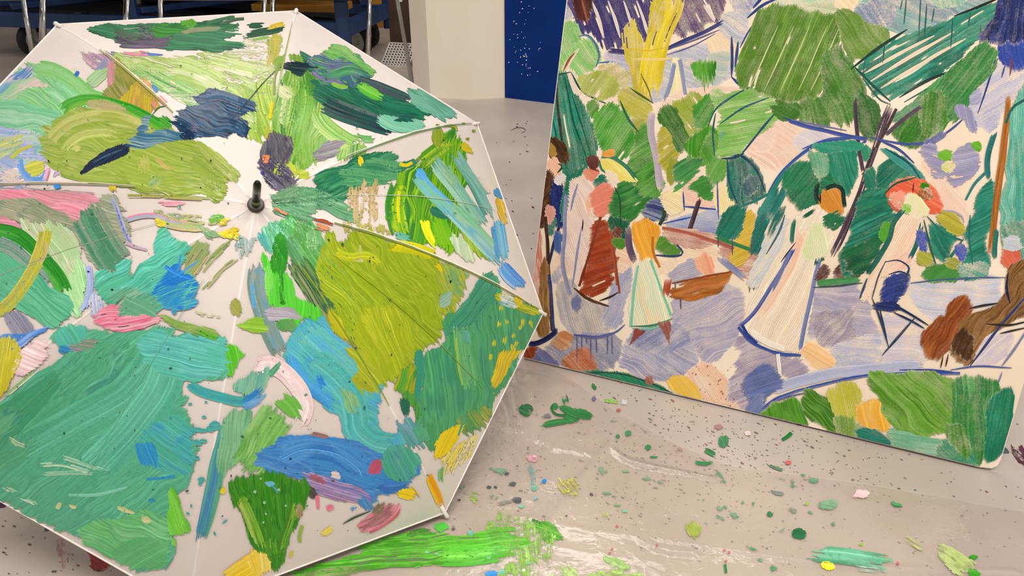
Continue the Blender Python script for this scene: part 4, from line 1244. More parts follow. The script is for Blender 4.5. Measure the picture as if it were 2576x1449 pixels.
p([(2380, 1072), (2420, 1060), (2440, 1150), (2400, 1120)], '4a8a34 5a9a44', 85, w=5, dens=0.85)
for x, y in zip(rng.uniform(1740, 1870, 40), rng.uniform(920, 1030, 40)):
    K.blob(x, y, rng.uniform(0.8, 2.0), 'a06a58')
K.finish()
# ------------------------------------------------------------------ umbrella
TIP = np.array([[-0.8621, 1.4561, 0.8142], [-0.4637, 1.6625, 0.8085], [-0.0786, 1.6168, 0.5762], [0.0661, 1.3379, 0.2469],
                [-0.1254, 0.9911, 0.0207], [-0.5223, 0.7831, 0.0242], [-0.9069, 0.8563, 0.2817], [-1.0244, 1.1297, 0.5926]])
APEX = np.array([-0.3906, 1.0367, 0.6198])
AX = np.array([0.34065, -0.63832, 0.6903])
AX /= np.linalg.norm(AX)
DEPTH, POW = 0.2941, 1.883
CEN = APEX - AX * DEPTH
M_nylon = noisy('white_nylon', 'd9cec6', 'e0d5cd', scale=6, rough=0.62, bump=0.1, bscale=900, dist=0.0004, spec=0.3)
M_ribcloth = noisy('white_seam', 'e6ded8', 'ece5df', scale=20, rough=0.5, bump=0.15, bscale=300, spec=0.35)
M_ferrule = noisy('dark_green_metal', '141a12', '20281c', scale=30, rough=0.25, metal=0.6, bump=0)
M_collar = noisy('brown_collar', '3a332b', '463d33', scale=25, rough=0.4)
M_ring = noisy('olive_band', '5a6040', '6f754e', scale=25, rough=0.25, metal=0.3, bump=0)

umbrella = thing('umbrella', 'open white umbrella lying on the floor, splashed with green, turquoise, blue and yellow paint', 'umbrella', (float(APEX[0]), float(APEX[1]), 0.0))


def rib(k, r):
    return APEX + (TIP[k % 8] - CEN) * r - AX * DEPTH * r ** POW


def fillet(r, t):
    """the cloth rolls over each rib instead of folding sharply"""
    t0 = 0.05
    e = max(0.0, 1 - min(t, 1 - t) / t0)
    return -AX * (0.00405 * r ** POW * e * e)


allv, allf = [], []
NS = 40
TS = [0, 0.0125, 0.025, 0.0375, 0.05] + list(np.linspace(0.05, 0.95, 13))[1:-1] + [0.95, 0.9625, 0.975, 0.9875, 1.0]
NT = len(TS) - 1
for k in range(8):
    vs, fs = [], []
    for i in range(NS + 1):
        r = 0.012 + (1 - 0.012) * i / NS
        a, b = rib(k, r), rib(k + 1, r)
        for t in TS:
            q = a * (1 - t) + b * t + fillet(r, t)
            q = q - AX * 0.010 * math.sin(math.pi * t) * math.sin(math.pi * min(1, r))
            # small puckers running out from the rib tips and the crown
            q = q + AX * 0.0018 * (math.sin(t * 37 + k) * (1 - r) ** 3 + math.sin(t * 29 + 2 * k) * max(0, r - 0.7) * 0.9 * (abs(t - 0.5) * 2) ** 3) * math.sin(math.pi * t)
            vs.append(q)
    for i in range(NS):
        for j in range(NT):
            c = i * (NT + 1) + j
            fs.append((c, c + 1, c + NT + 2, c + NT + 1))
    me = bpy.data.meshes.new('canopy_panel')
    me.from_pydata([tuple(v) for v in vs], [], fs)
    for pg in me.polygons:
        pg.use_smooth = True
    me.materials.append(M_nylon)
    o = link('canopy_panel', me, umbrella)
    off = len(allv)
    allv += [tuple(v) for v in vs]
    allf += [tuple(x + off for x in f) for f in fs]

for k in range(8):
    pts = [rib(k, r) - AX * 0.0026 + fillet(r, 0) for r in np.linspace(0.02, 0.992, 30)]
    o = MB().tube(pts, 0.0032, 10).build('rib_seam', M_ribcloth, umbrella, True)
    a, b = rib(k, 1.0), rib(k + 1, 1.0)
    MB().tube([a + (b - a) * t for t in np.linspace(0, 1, 12)], 0.0017, 8).build('hem', M_ribcloth, umbrella, True)
    tg = rib(k, 1.0) - rib(k, 0.96)
    tg /= np.linalg.norm(tg)
    if k == 4:
        tg = tg + np.array([0.02, -0.1, 0.25])
        tg /= np.linalg.norm(tg)
    e = rib(k, 1.0)
    MB().tube([e - tg * 0.02, e + tg * 0.008, e + tg * 0.0115, e + tg * 0.013], [0.0036, 0.0038, 0.0046, 0.003], 12).build('rib_tip', M_white, umbrella, True)
    # stretcher from the runner on the shaft to the middle of the rib
    st = MB().tube([APEX - AX * 0.30, rib(k, 0.5) - AX * 0.006], 0.0022, 8).build('stretcher', M_greymetal, umbrella, True)

MB().tube([APEX - AX * 0.002, APEX + AX * 0.003, APEX + AX * 0.0065], [0.0125, 0.0125, 0.0105], 28).build('crown_cap', M_collar, umbrella)
fer = MB().tube([APEX + AX * 0.005, APEX + AX * 0.074, APEX + AX * 0.081, APEX + AX * 0.083], [0.0062, 0.0057, 0.0040, 0.0030], 24).build('ferrule', M_ferrule, umbrella, True)
fb_ = MB().tube([APEX + AX * 0.008, APEX + AX * 0.022], [0.00635, 0.00635], 24).build('ferrule_band', M_ring, fer, True)
fb_.matrix_parent_inverse = Matrix.Translation(umbrella.location).inverted()
fb_.matrix_parent_inverse = Matrix()
sh_end = APEX - AX * 0.80
MB().tube([APEX - AX * 0.004, sh_end], 0.0055, 12).build('shaft', M_greymetal, umbrella, True)
MB().tube([APEX - AX * 0.285, APEX - AX * 0.32], 0.011, 14).build('runner', M_black, umbrella, True)
MB().tube([sh_end + AX * 0.14, sh_end, sh_end - AX * 0.012], [0.011, 0.013, 0.009], 14).build('handle', M_black, umbrella, True)

BVH = BVHTree.FromPolygons(allv, allf)


def proj(P):
    P = np.asarray(P) - np.array([0, 0, H])
    c, s_ = math.cos(PITCH), math.sin(PITCH)
    zc = P[:, 1] * c - P[:, 2] * s_
    yd = -P[:, 1] * s_ - P[:, 2] * c
    return np.c_[1288 + FPX * P[:, 0] / zc, 724.5 + FPX * yd / zc]


HEM = proj(TIP)
HC = HEM.mean(0)
HEM_IN = HEM + (HC - HEM) / np.linalg.norm(HC - HEM, axis=1)[:, None] * 3.0


def inside(V, poly):
    c = np.zeros(len(V), bool)
    x, y = V[:, 0], V[:, 1]
    for a, b in zip(poly, np.roll(poly, -1, 0)):
        m = (a[1] > y) != (b[1] > y)
        with np.errstate(divide='ignore', invalid='ignore'):
            xx = (b[0] - a[0]) * (y - a[1]) / (b[1] - a[1]) + a[0]
        c ^= m & (x < xx)
    return c


def clamp_to(V, poly):
    V = V.copy()
    out = ~inside(V, poly)
    if out.any():
        Q = V[out]
        best = np.full(len(Q), 1e18)
        res = Q.copy()
        for a, b in zip(poly, np.roll(poly, -1, 0)):
            d = b - a
            t = np.clip(((Q - a) @ d) / (d @ d), 0, 1)
            c = a + t[:, None] * d
            e = ((Q - c) ** 2).sum(1)
            m = e < best
            best[m] = e[m]
            res[m] = c[m]
        V[out] = res
    return V


def put_canopy(V, lift):
    V = clamp_to(V, HEM_IN)
    D_ = ray(V[:, 0], V[:, 1])
    P = np.empty((len(V), 3))
    o = Vector((0, 0, H))
    last = None
    for i, d in enumerate(D_):
        hit, nrm_, idx, dist = BVH.ray_cast(o, Vector(d))
        if hit is None:
            P[i] = P[i - 1] if i else APEX
            continue
        if nrm_.dot(Vector(d)) > 0:
            nrm_ = -nrm_
        P[i] = hit + nrm_ * lift
    return P


M_up = paint_mat('acrylic', 160, 0.26, 0.45, 0.0014, spec=0.32, grain_amt=0.5)
U = Marks(put_canopy, M_up, umbrella, 0.000006, step=5.0, part_area=800)
U.base = 110
U.streak = 0.28
U.edge = 0.65
U.gam, U.gain = 1.2, 0.84  # upper panels' pigment toned down to offset the strong light there
p, s, l, b = U.patch, U.stroke, U.line, U.blob
T = dict(w=4, rag=7, mix=1.0, warp=8)          # thick opaque paint
Wd = dict(w=4, rag=9, mix=1.0, warp=8, dens=0.72)

# ---- panel at the top (A-B)
p([(268, 132), (330, 132), (420, 150), (560, 132), (640, 158), (694, 165), (694, 330), (640, 338), (560, 302), (470, 262), (400, 210), (330, 175)], 'b4cc72 ccdc96 a4c45e d8e2b0 bcd488', 18, gap=0.12, **Wd)
p([(560, 150), (600, 110), (660, 95), (700, 100), (692, 170), (640, 190), (580, 180)], 'd8dcb4 e4e2cc c4d488', 10, w=4, gap=0.35, rag=14, dens=0.6)
p([(400, 205), (470, 190), (560, 230), (640, 250), (660, 330), (600, 330), (520, 290), (440, 250)], 'c4d890 a8cc70 e2e8c0', 32, gap=0.3, **Wd)
p([(670, 90), (712, 80), (690, 170), (676, 165)], 'd8c860 b4c050 e0c890', 98, w=3.5, gap=0.3, rag=12, dens=0.8)
p([(600, 235), (660, 200), (694, 210), (692, 330), (660, 370), (620, 350), (650, 300)], 'a8c850 bcd468 98bc48', 75, gap=0.1, **Wd)
p([(330, 170), (420, 180), (480, 215), (520, 270), (470, 250), (400, 225)], '88c070 b4d890 6ab05a', 30, gap=0.3, **Wd)
p([(420, 235), (480, 240), (560, 262), (600, 290), (520, 290), (470, 268)], 'ddd8c8 88bc70 e6e0d4', 5, gap=0.3, **Wd)
s([(400, 165), (470, 175), (540, 205), (600, 250)], 60, 'd4e0a0 bcd480 e4e8c4 b0cc70', gap=0.2, rag=20, dens=0.85)
s([(470, 150), (560, 160), (640, 185), (700, 200)], 36, 'dce6b0 c8dc90 ecead0', gap=0.3, rag=25, dens=0.8)
p([(212, 74), (240, 66), (300, 62), (400, 62), (480, 55), (560, 58), (612, 66), (585, 85), (560, 100), (622, 105), (590, 122), (520, 133), (420, 128), (350, 118), (280, 100), (236, 88)], '2c7454 3f9266 54a474 468a62', 6, w=4, rag=14, gap=0.12, warp=9, mix=1)
s([(330, 70), (352, 74), (385, 86), (395, 94), (380, 104), (345, 104)], 30, '6a8a70 5c5068 9a8c9c 4c5a58', rag=5)
s([(280, 104), (330, 108), (390, 108), (444, 104)], 26, '5a4a60 7a6a80 685870 a090a4', rag=8)
s([(272, 80), (300, 92), (330, 98), (370, 100)], 26, '5a5a5c 6a8068 54485c', rag=10)
p([(383, 76), (400, 64), (450, 60), (500, 62), (480, 80), (430, 92), (395, 90)], '3f9a3c 58b04c 2c8444', 12, w=4, rag=6, mix=1)
p([(455, 58), (480, 52), (505, 64), (480, 72)], '78c040', 20, w=4)
p([(452, 80), (550, 70), (545, 80), (470, 86)], 'a8a884 8ab08a', -5, w=4, dens=0.8)
s([(520, 58), (565, 48), (590, 42)], 8, '5c946c', rag=6)
s([(555, 62), (590, 50), (614, 48)], 7, '6a8c74 58705c', rag=6)
s([(612, 66), (640, 66), (672, 60)], 13, '1a6a48 237450', taper=0.5, rag=8)
s([(600, 92), (640, 86), (692, 78), (724, 66)], 18, '14603e 1f6c4a', taper=0.4, rag=8)
s([(668, 72), (696, 66), (724, 58)], 11, 'e6ce2c f0dc50', rag=6)
s([(600, 60), (580, 70), (560, 78)], 6, '4c8a5c')
s([(635, 100), (660, 96), (676, 94)], 6, '9ac860', rag=6)
s([(600, 110), (612, 104)], 10, '1f6a48')
l([(355, 134), (380, 138), (410, 138)], 6, '5f84cc 7c98d4')
l([(350, 130), (366, 133)], 5, 'e48aa8')
s([(310, 135), (340, 139), (372, 140)], 6, 'e8a0b0', rag=5)
s([(268, 132), (290, 135), (300, 142)], 9, '8a8cb0')
# ---- panel H-A, upper left
p([(70, 168), (100, 163), (152, 170), (205, 198), (242, 240), (290, 262), (280, 330), (150, 345), (100, 395), (0, 345), (-60, 330), (-80, 300), (10, 225)], '92d886 a4e0a0 84cc8c b4e4b4 90d498', 38, w=4, rag=10, mix=1, warp=10, dens=0.93)
s([(75, 172), (130, 175), (180, 205), (225, 245), (290, 262)], 40, '8cd47c a8e09a 98da88', rag=12)
s([(100, 210), (150, 230), (190, 270), (240, 300)], 50, 'a8e4b0 8cd49c b8e8bc 98dca4', rag=16, gap=0.1)
p([(-110, 270), (0, 252), (100, 268), (160, 290), (120, 330), (100, 400), (20, 420), (-110, 400)], '88d4a4 a2deb4 74c898 b0e0bc', 8, w=4, rag=10, mix=1, warp=9, dens=0.92)
p([(-20, 232), (30, 190), (75, 170), (90, 190), (70, 215), (20, 240), (-20, 260)], '7fb8d8 c8d4dc e8d0cc 5a9ad8', -40, w=4, rag=6, mix=1.4, dens=0.85)
p([(0, 235), (60, 205), (100, 195), (120, 222), (80, 215), (40, 245), (0, 258)], 'e6d4cc f0dcd4 a8dca8', -25, w=4, rag=9, gap=0.2, dens=0.85)
s([(25, 205), (40, 195), (55, 187)], 9, '3f8cd8')
s([(187, 196), (196, 184), (198, 176)], 9, '2a84dc', rag=2)
b(187, 178, 7, 'e8ecc8')
p([(-130, 330), (40, 325), (110, 345), (130, 420), (110, 462), (40, 470), (-130, 470)], 'b4c0e4 a8bce0 c8c8e4 c0d8c8', 10, gap=0.1, **Wd)
p([(-60, 390), (0, 350), (70, 340), (20, 395), (-40, 420)], 'd4dc98 bcd0b4 d8d870', -25, gap=0.3, **Wd)
p([(0, 430), (50, 425), (60, 465), (0, 468)], 'e4d4c8 e8d8d4', 10, gap=0.3, **Wd)
s([(30, 400), (52, 378), (80, 366)], 8, 'd4d050 c4c83c', rag=6)
s([(52, 395), (55, 425), (75, 450), (105, 455), (122, 438), (115, 412)], 15, '64a4e0 8ab4e8', rag=4)
p([(65, 415), (88, 406), (114, 411), (111, 432), (80, 447), (68, 432)], 'd0d058 dcd868 c0c448', -15, w=5, rag=3)
s([(108, 470), (118, 440), (126, 415)], 12, 'e8acc8 f0c8d8 d08ab0', rag=8)
s([(70, 456), (92, 455)], 10, 'e494bc')
s([(130, 450), (150, 430), (160, 425)], 12, '9aa8dc e4c0d4')
p([(200, 124), (245, 140), (272, 132), (284, 172), (240, 182)], 'c8a4b0 b49cb8 d8b8c0', 45, w=4, rag=7, dens=0.75, gap=0.2)
p([(240, 178), (262, 150), (282, 140), (275, 170), (230, 205)], '9a98b8 a8a8c4', -50, w=4, rag=5)
p([(212, 208), (245, 182), (276, 175), (262, 205), (240, 218), (228, 215)], '86c078 a0d090 cce0b8', -38, w=4, rag=5, mix=1)
p([(284, 140), (330, 185), (390, 245), (380, 260), (330, 230), (300, 262), (260, 255), (285, 200)], 'a0a44c b0ac5c 929a48 b8b07c', 60, w=4, rag=8, mix=1)
p([(272, 160), (290, 160), (286, 215), (276, 222)], 'd49aa4 e4b0b0', 80, w=4, rag=6, gap=0.2)
p([(302, 252), (340, 208), (362, 200), (388, 240), (400, 278), (350, 284), (310, 268)], 'd4c434 c4b44a dca868 e0c848 c8a85c', 95, w=3.5, rag=6, mix=1.5)
s([(352, 200), (366, 212), (378, 232)], 14, 'e88ca0 f4b8c0', rag=6)
s([(380, 212), (394, 230), (396, 240)], 9, '4a90d0', rag=3)
s([(395, 238), (410, 255), (425, 266)], 13, 'ee90a4 f0a8b4', rag=4)
s([(384, 245), (390, 262), (386, 282)], 10, 'e8a0a0', rag=5)
# big olive swirl
p([(98, 372), (112, 330), (148, 294), (200, 272), (262, 262), (332, 276), (402, 290), (432, 330), (502, 360), (562, 402), (600, 440), (570, 470), (560, 505), (510, 495), (480, 492), (390, 482), (250, 462), (180, 445), (130, 430), (104, 402)], 'a4ba50 b4c462 90ae46 c2c878 9cb44c', 14, w=4, rag=8, mix=1, warp=11)
s([(142, 292), (172, 262), (215, 250), (270, 258), (340, 278), (400, 312), (430, 335)], 26, '38a828 5cb83c 4cb030 8ac850', rag=10)
p([(218, 258), (272, 255), (332, 280), (292, 280), (230, 274)], 'c8bc90 b8b87c', 8, w=4, rag=5)
s([(395, 290), (412, 300), (440, 326)], 22, '44a830 68bc48', rag=5)
s([(118, 390), (130, 350), (165, 315), (215, 295), (290, 290), (350, 312), (400, 345)], 28, 'bcc86c d4d48c aebc58 c8cc80', rag=16, gap=0.15)
s([(150, 400), (170, 360), (210, 335), (270, 330), (310, 350)], 26, 'a2b850 c4cc7c b4c064', rag=14, gap=0.1)
s([(120, 415), (180, 440), (260, 452), (340, 462)], 24, '98b046 b0c060 88a83c', rag=14)
s([(350, 380), (360, 410), (362, 450)], 34, 'b8c060 d0cc80 a8b450', rag=12, gap=0.1)
s([(180, 385), (195, 375), (210, 370)], 14, 'd0d080 dcd890', rag=4)
s([(360, 475), (390, 455), (412, 430)], 30, 'b4c46a 9ab87c c8cc70', rag=10)
s([(390, 395), (420, 425), (440, 425)], 9, 'd4b878 c8c070', rag=4)
s([(470, 400), (520, 430), (555, 490)], 34, '9cb44c a8bc58', rag=8)
p([(480, 350), (540, 380), (600, 430), (612, 450), (590, 458), (540, 420)], 'aebc5a b8c470 a0b450', 38, w=4, rag=6)
# navy marks
p([(492, 240), (540, 235), (592, 250), (628, 262), (645, 274), (640, 286), (620, 292), (600, 300), (622, 320), (610, 345), (592, 330), (560, 350), (470, 350), (430, 325), (445, 290), (470, 268), (500, 262)], '1c4a70 245c80 143c5c 3a7494 1a4468', 22, w=4, rag=9, mix=1.2, warp=11, gap=0.06)
s([(498, 250), (550, 240), (600, 258), (640, 280)], 28, '1f4f78 2f6a90 163f60', rag=10)
s([(575, 310), (600, 310), (618, 325), (600, 350)], 26, '1a486c 2c6484', rag=6)
p([(318, 364), (340, 335), (385, 288), (382, 312), (362, 340), (420, 328), (482, 334), (492, 350), (430, 355), (380, 362), (350, 370)], '4a7c98 7aa4b8 a8c0c0 3a6c8c', 8, w=3.5, rag=8, mix=1.3, warp=8)
p([(466, 320), (490, 325), (494, 350), (462, 352)], '14385c 1c4468', 20, w=4, rag=5)
p([(204, 438), (222, 414), (255, 388), (272, 372), (300, 364), (323, 364), (327, 384), (310, 396), (270, 410), (232, 425), (212, 439)], '102a48 1a3a5c 0e2440', -35, w=3.5, rag=3, smooth=1)
l([(235, 410), (270, 392), (308, 378)], 4, '4a6c88')
b(206, 436, 5, '10243c')
l([(585, 300), (640, 236), (672, 200), (700, 173)], 2.6, '24403c')
l([(384, 290), (400, 270), (418, 268)], 2.6, '4a8a3a')
# ---- panel B-C
p([(712, 182), (738, 158), (770, 168), (792, 195), (800, 242), (805, 290), (832, 332), (902, 368), (925, 382), (880, 402), (842, 392), (802, 402), (762, 432), (722, 432), (702, 402), (688, 332), (694, 250)], '86ba44 9cc656 70ac3c b4d070 a4c85c 5ca034', 97, w=4, rag=9, mix=1.2, warp=11)
s([(712, 190), (730, 230), (720, 290), (730, 350)], 40, '98c64c b8d478 84ba48 d0dca0', rag=16, gap=0.12)
s([(760, 195), (765, 260), (745, 330), (735, 420)], 50, '7cb83c 94c850 68a834 b0d060', rag=16, gap=0.1)
s([(790, 260), (810, 310), (860, 350), (915, 378)], 42, 'a4cc64 8cc058 c0d888', rag=14, gap=0.1)
p([(700, 205), (735, 225), (735, 252), (705, 245)], 'e0e4bc ccdc90', 45, w=4, gap=0.3, rag=8, dens=0.8)
p([(672, 430), (712, 400), (745, 430), (740, 445), (700, 440)], 'b8d060 d0d838', 60, w=4, rag=6)
s([(735, 435), (765, 440), (790, 430)], 22, 'd8d830 b4cc3c e4dc20', rag=8)
p([(690, 150), (712, 140), (712, 170), (698, 172)], '8ab43c a4b830', 95, w=3.5, gap=0.2)
p([(722, 140), (745, 135), (770, 168), (745, 160)], '94b83c 7ca838', 80, w=3.5, gap=0.2, rag=8)
# greens on the right of it
p([(793, 198), (832, 215), (872, 235), (962, 275), (1012, 308), (1018, 332), (960, 332), (880, 302), (832, 282), (790, 242)], '1c7654 2a8462 147048', 26, w=4, rag=8)
p([(745, 128), (790, 148), (830, 180), (880, 205), (960, 235), (1050, 265), (1088, 283), (1045, 290), (960, 268), (880, 245), (830, 215), (780, 180)], '1f7a56 2f8a64 176a4c', 26, w=4, rag=8)
p([(772, 160), (782, 140), (832, 118), (872, 130), (932, 170), (947, 202), (902, 202), (872, 222), (832, 212), (800, 190)], '44a05c 2f7c6c 8a80a8 66c05c 347868 a8b87c 507c98', 22, w=3, rag=5, mix=2.2, warp=22)
p([(808, 132), (835, 117), (868, 128), (905, 155), (935, 175), (940, 195), (905, 165), (860, 150), (828, 150)], '8acc68 6ac44c a4d47c', 28, w=3.5, rag=5, mix=1, warp=9)
s([(782, 178), (800, 195), (830, 205), (870, 218)], 10, '7a74a8 9a90b8', rag=4)
s([(768, 166), (776, 150), (790, 140)], 9, 'a08cb8')
s([(795, 185), (835, 190), (880, 172), (930, 190)], 26, '2f8468 5cb06c 7a88a0 44946c', rag=8, mix=1.3)
s([(828, 210), (860, 222), (880, 215)], 10, '9acc4c', rag=4)
s([(880, 195), (960, 222), (1046, 255)], 22, '465a5c 3a6c5c 5a6468', taper=0.3)
s([(888, 205), (930, 232), (972, 252)], 26, '80d440 98dc58 6cc838', taper=0.35, rag=8)
s([(868, 212), (900, 250), (925, 268)], 12, '2a7a5c')
s([(792, 250), (832, 270), (880, 290), (950, 312), (1012, 328)], 44, '18504c 205c54 143f40 2a6c60', rag=14, w=3.5)
s([(850, 258), (910, 280), (955, 295)], 8, '6a8078', rag=6)
p([(950, 250), (1010, 262), (1090, 285), (1060, 295), (1000, 300), (945, 280)], '1c7454 329068 2a7a58', 20, w=3.5, rag=9, gap=0.15)
p([(1022, 228), (1060, 220), (1110, 250), (1152, 292), (1102, 302), (1060, 280)], '78c0a0 94d0b4 5cb08c', 35, w=4, rag=9, dens=0.9)
p([(958, 296), (1048, 298), (1072, 322), (1005, 330), (960, 318)], '84ccac a0d8bc 5cb490', 20, w=4, rag=8)
p([(990, 292), (1060, 286), (1040, 302), (1000, 306)], '1c6a54 2a7a60', 8, w=3.5, gap=0.4, rag=8)
s([(875, 342), (920, 352), (965, 348)], 20, '6ab45c 8cc47c', gap=0.3, rag=12, dens=0.8)
p([(704, 168), (722, 160), (742, 158), (782, 166), (770, 178), (758, 192), (742, 186), (732, 174)], '103c38 164844', 10, w=4, rag=2, warp=3)
l([(698, 174), (720, 166), (800, 172)], 5, '12403c')
# greys near the crown
p([(660, 402), (664, 352), (698, 335), (735, 340), (737, 372), (716, 412), (682, 412)], '64606c 7c7880 565260 8a8690', 75, w=3.5, rag=4, mix=1.2, warp=9)
p([(654, 432), (672, 402), (708, 412), (728, 430), (745, 445), (738, 470), (702, 484), (676, 470), (660, 452)], '564e66 6a627c 48425a 8c8694 7a7690', 40, w=3.5, rag=5, mix=1.4, warp=11)
s([(656, 425), (662, 440), (672, 455)], 9, '443a78 5a509a')
s([(700, 460), (730, 472), (760, 455)], 16, '6a6670 8a8c84', rag=6)
p([(788, 388), (818, 358), (866, 360), (852, 386), (802, 402)], '8a848e a29ca4 747078', -12, w=3.5, gap=0.25, rag=8, dens=0.88)
p([(664, 396), (676, 396), (668, 412), (660, 414)], 'ee9a60', 60, w=4)
s([(684, 258), (682, 280), (677, 300)], 7, 'e8d810', rag=3)
s([(688, 240), (690, 200), (704, 160)], 6, '8aa028', gap=0.4, rag=12)
s([(678, 320), (670, 350)], 5, 'c8c040', gap=0.4)
# ---- panel C-D
U.gam, U.gain = 1.12, 0.93
p([(792, 442), (850, 412), (902, 393), (962, 383), (990, 388), (994, 410), (1052, 398), (1046, 412), (1012, 424), (1000, 442), (942, 462), (872, 482), (832, 522), (802, 512), (790, 470)], '227e5a 1a7450 48986a 2c8460', -18, w=4, rag=9, mix=1.1, warp=9)
p([(860, 418), (990, 400), (1010, 430), (1000, 450), (930, 470), (870, 470)], '4c9c6c 6ab07c 348860', 5, w=4, rag=14, gap=0.1)
p([(674, 502), (700, 485), (742, 468), (800, 480), (852, 500), (902, 535), (898, 560), (872, 552), (802, 522), (770, 540), (795, 552), (742, 548), (690, 530)], '64a476 78b088 58986c 84b890', 22, w=4, rag=8, gap=0.06)
p([(690, 490), (740, 465), (760, 475), (740, 500), (700, 510)], '6a9c74 82ac84', -25, w=4, rag=8)
p([(898, 395), (906, 395), (910, 410), (900, 412)], 'e8d020', 70, w=4)
p([(870, 470), (945, 450), (950, 575), (905, 570), (890, 530)], 'c8b07c d8c498 bca468', 92, w=3.5, gap=0.6, rag=20, dens=0.6)
p([(860, 560), (950, 575), (985, 590), (930, 590), (870, 575)], 'b4b05c c0b870', 80, w=3.5, gap=0.3, rag=10, dens=0.75)
p([(1000, 432), (1042, 418), (1090, 370), (1110, 338), (1132, 318), (1152, 350), (1182, 402), (1162, 452), (1172, 562), (1152, 602), (1132, 642), (1082, 612), (1050, 622), (1002, 602), (974, 572), (976, 502)], '54a41a 68b010 46962a 9cc81c 84bc0e 3c8c2c', 98, w=4, rag=8, mix=1.3, warp=11)
s([(1010, 450), (990, 520), (1000, 580), (1020, 610)], 46, '86bc1c b4d020 5ca828 3f9030', rag=10, mix=1)
s([(1150, 345), (1090, 390), (1040, 425)], 40, '74b41c b4cc2c 58a020', rag=10, mix=1)
s([(1060, 540), (1078, 590), (1105, 626)], 22, 'ecec10 f4f020 d0e018', rag=6)
s([(1090, 535), (1110, 590), (1135, 640)], 44, '60b81c 8ac818 4aa820', rag=8)
s([(1003, 480), (1000, 520), (1004, 560)], 6, 'e4e020', rag=5)
p([(1086, 332), (1110, 322), (1106, 372), (1090, 368)], '94aa2c a4b83c', 92, w=4)
s([(1004, 412), (1020, 418), (1036, 410)], 7, 'e4d41c')
p([(1125, 585), (1180, 602), (1195, 662), (1150, 648)], 'd4e0cc bcd4a4', 80, w=4, gap=0.2, dens=0.85)
p([(1165, 540), (1232, 612), (1222, 665), (1200, 640), (1160, 600)], '98c02c b4cc4c 80b424', 65, w=4, rag=10, mix=1)
s([(1037, 420), (1062, 462), (1100, 502), (1150, 548), (1200, 590)], 34, '5ab0e4 7cc4e0 8acca8 6ab8d4', rag=12)
s([(1040, 425), (1058, 440), (1066, 460)], 24, '54ace8 7cc0f0', rag=5)
s([(1076, 378), (1110, 432), (1165, 505), (1230, 590)], 34, '7cb8b4 9cccb0 64a890 a8d4c0', rag=14, mix=1)
s([(1120, 400), (1128, 440), (1160, 480)], 24, '84b890 a4c8a8', gap=0.2, rag=8)
s([(1130, 368), (1160, 410), (1200, 480), (1240, 560)], 26, '78b4b4 98c8b8 5ca498', rag=12, gap=0.1)
s([(1150, 410), (1185, 440), (1228, 505)], 16, 'a4d0bc 74b4a4', rag=8)
s([(1110, 500), (1170, 560), (1230, 625), (1276, 672)], 42, '84c4a0 a4d0b0 74b8d0 b8dcc4', rag=18, gap=0.08)
s([(1245, 545), (1258, 600), (1264, 668)], 34, '62b4dc 84c8e0 4aa4d8', rag=8)
s([(1252, 655), (1278, 690), (1322, 730)], 36, '4294e8 84bcf0 5aa8ec a8d0f0', rag=6, taper=0.3)
p([(1085, 522), (1105, 530), (1125, 548), (1090, 542)], '1c7a64', 20, w=4)
p([(1160, 358), (1180, 366), (1182, 384), (1166, 376)], 'e4cc20 d0c830', 40, w=4)
p([(1242, 490), (1262, 505), (1280, 560), (1268, 560), (1255, 530)], 'e8c438 f0d478', 65, w=4, gap=0.15)
s([(1200, 440), (1222, 470), (1240, 490)], 11, 'f0e4d8 e0d0c8', rag=5)
p([(1240, 470), (1262, 490), (1258, 500), (1244, 490)], '5ca8d8', 40, w=4)
s([(1290, 560), (1300, 600)], 9, '78b4a0')
s([(980, 588), (1010, 596), (1040, 610)], 16, '6cb8a4 88c8b8', rag=6)
s([(1030, 615), (1060, 628), (1090, 640)], 12, '5a9a3c 78b040', rag=6)
s([(1115, 318), (1145, 316), (1150, 330)], 5, 'b4b83c', gap=0.4)
for x, y in ((1130, 315), (1165, 312), (1190, 330), (1175, 350), (1100, 316)):
    b(x, y, 5, 'a8b83c 7c9a30', 3)
# ---- panel D-E
s([(716, 545), (750, 590), (790, 650), (836, 730), (870, 800)], 92, '6cb468 58a454 82c070 74b87c 5ca068', rag=14, mix=1, w=3.5)
p([(655, 585), (680, 560), (735, 555), (735, 590), (705, 610), (698, 642), (670, 632), (655, 608)], '7ccca8 64c08c 90d8b0 5cb8b0', 70, w=4, rag=6, mix=1)
p([(700, 560), (735, 545), (742, 580), (712, 580)], '58c848 70d05c', 60, w=4, rag=6)
s([(760, 560), (790, 580), (790, 640), (770, 620)], 40, '78b874 94c88c', rag=10, gap=0.1)
s([(728, 640), (780, 710), (815, 775), (870, 830), (918, 880)], 54, '4c7c44 7c9854 2a6454 8aa85c 1f5c50 a0a874', rag=16, mix=1.3, w=3)
s([(800, 665), (830, 690), (838, 730)], 30, '3f6c6c 5a8070 2c5860', rag=12, mix=1, dens=0.9)
p([(832, 760), (850, 750), (905, 790), (935, 880), (918, 890), (880, 830)], '2a6a50 7ca040 b4bc3c 1c5a4c', 52, w=3, rag=10, mix=1.6)
p([(800, 632), (812, 600), (842, 588), (852, 612), (870, 618), (878, 590), (902, 590), (932, 588), (942, 602), (962, 610), (1002, 610), (1062, 632), (1112, 662), (1102, 722), (1122, 732), (1112, 802), (1105, 850), (1088, 868), (1060, 882), (1020, 932), (966, 972), (930, 940), (902, 882), (880, 862), (842, 800), (822, 740), (805, 680)], 'a0b81c acc028 94ae18 b8c838 9cb424', 52, w=4, rag=9, mix=1, warp=11)
p([(900, 780), (1000, 770), (1050, 850), (1010, 930), (965, 965), (905, 880)], 'b4c424 a4b81c c4cc34', 65, w=4, rag=12, mix=1, warp=9)
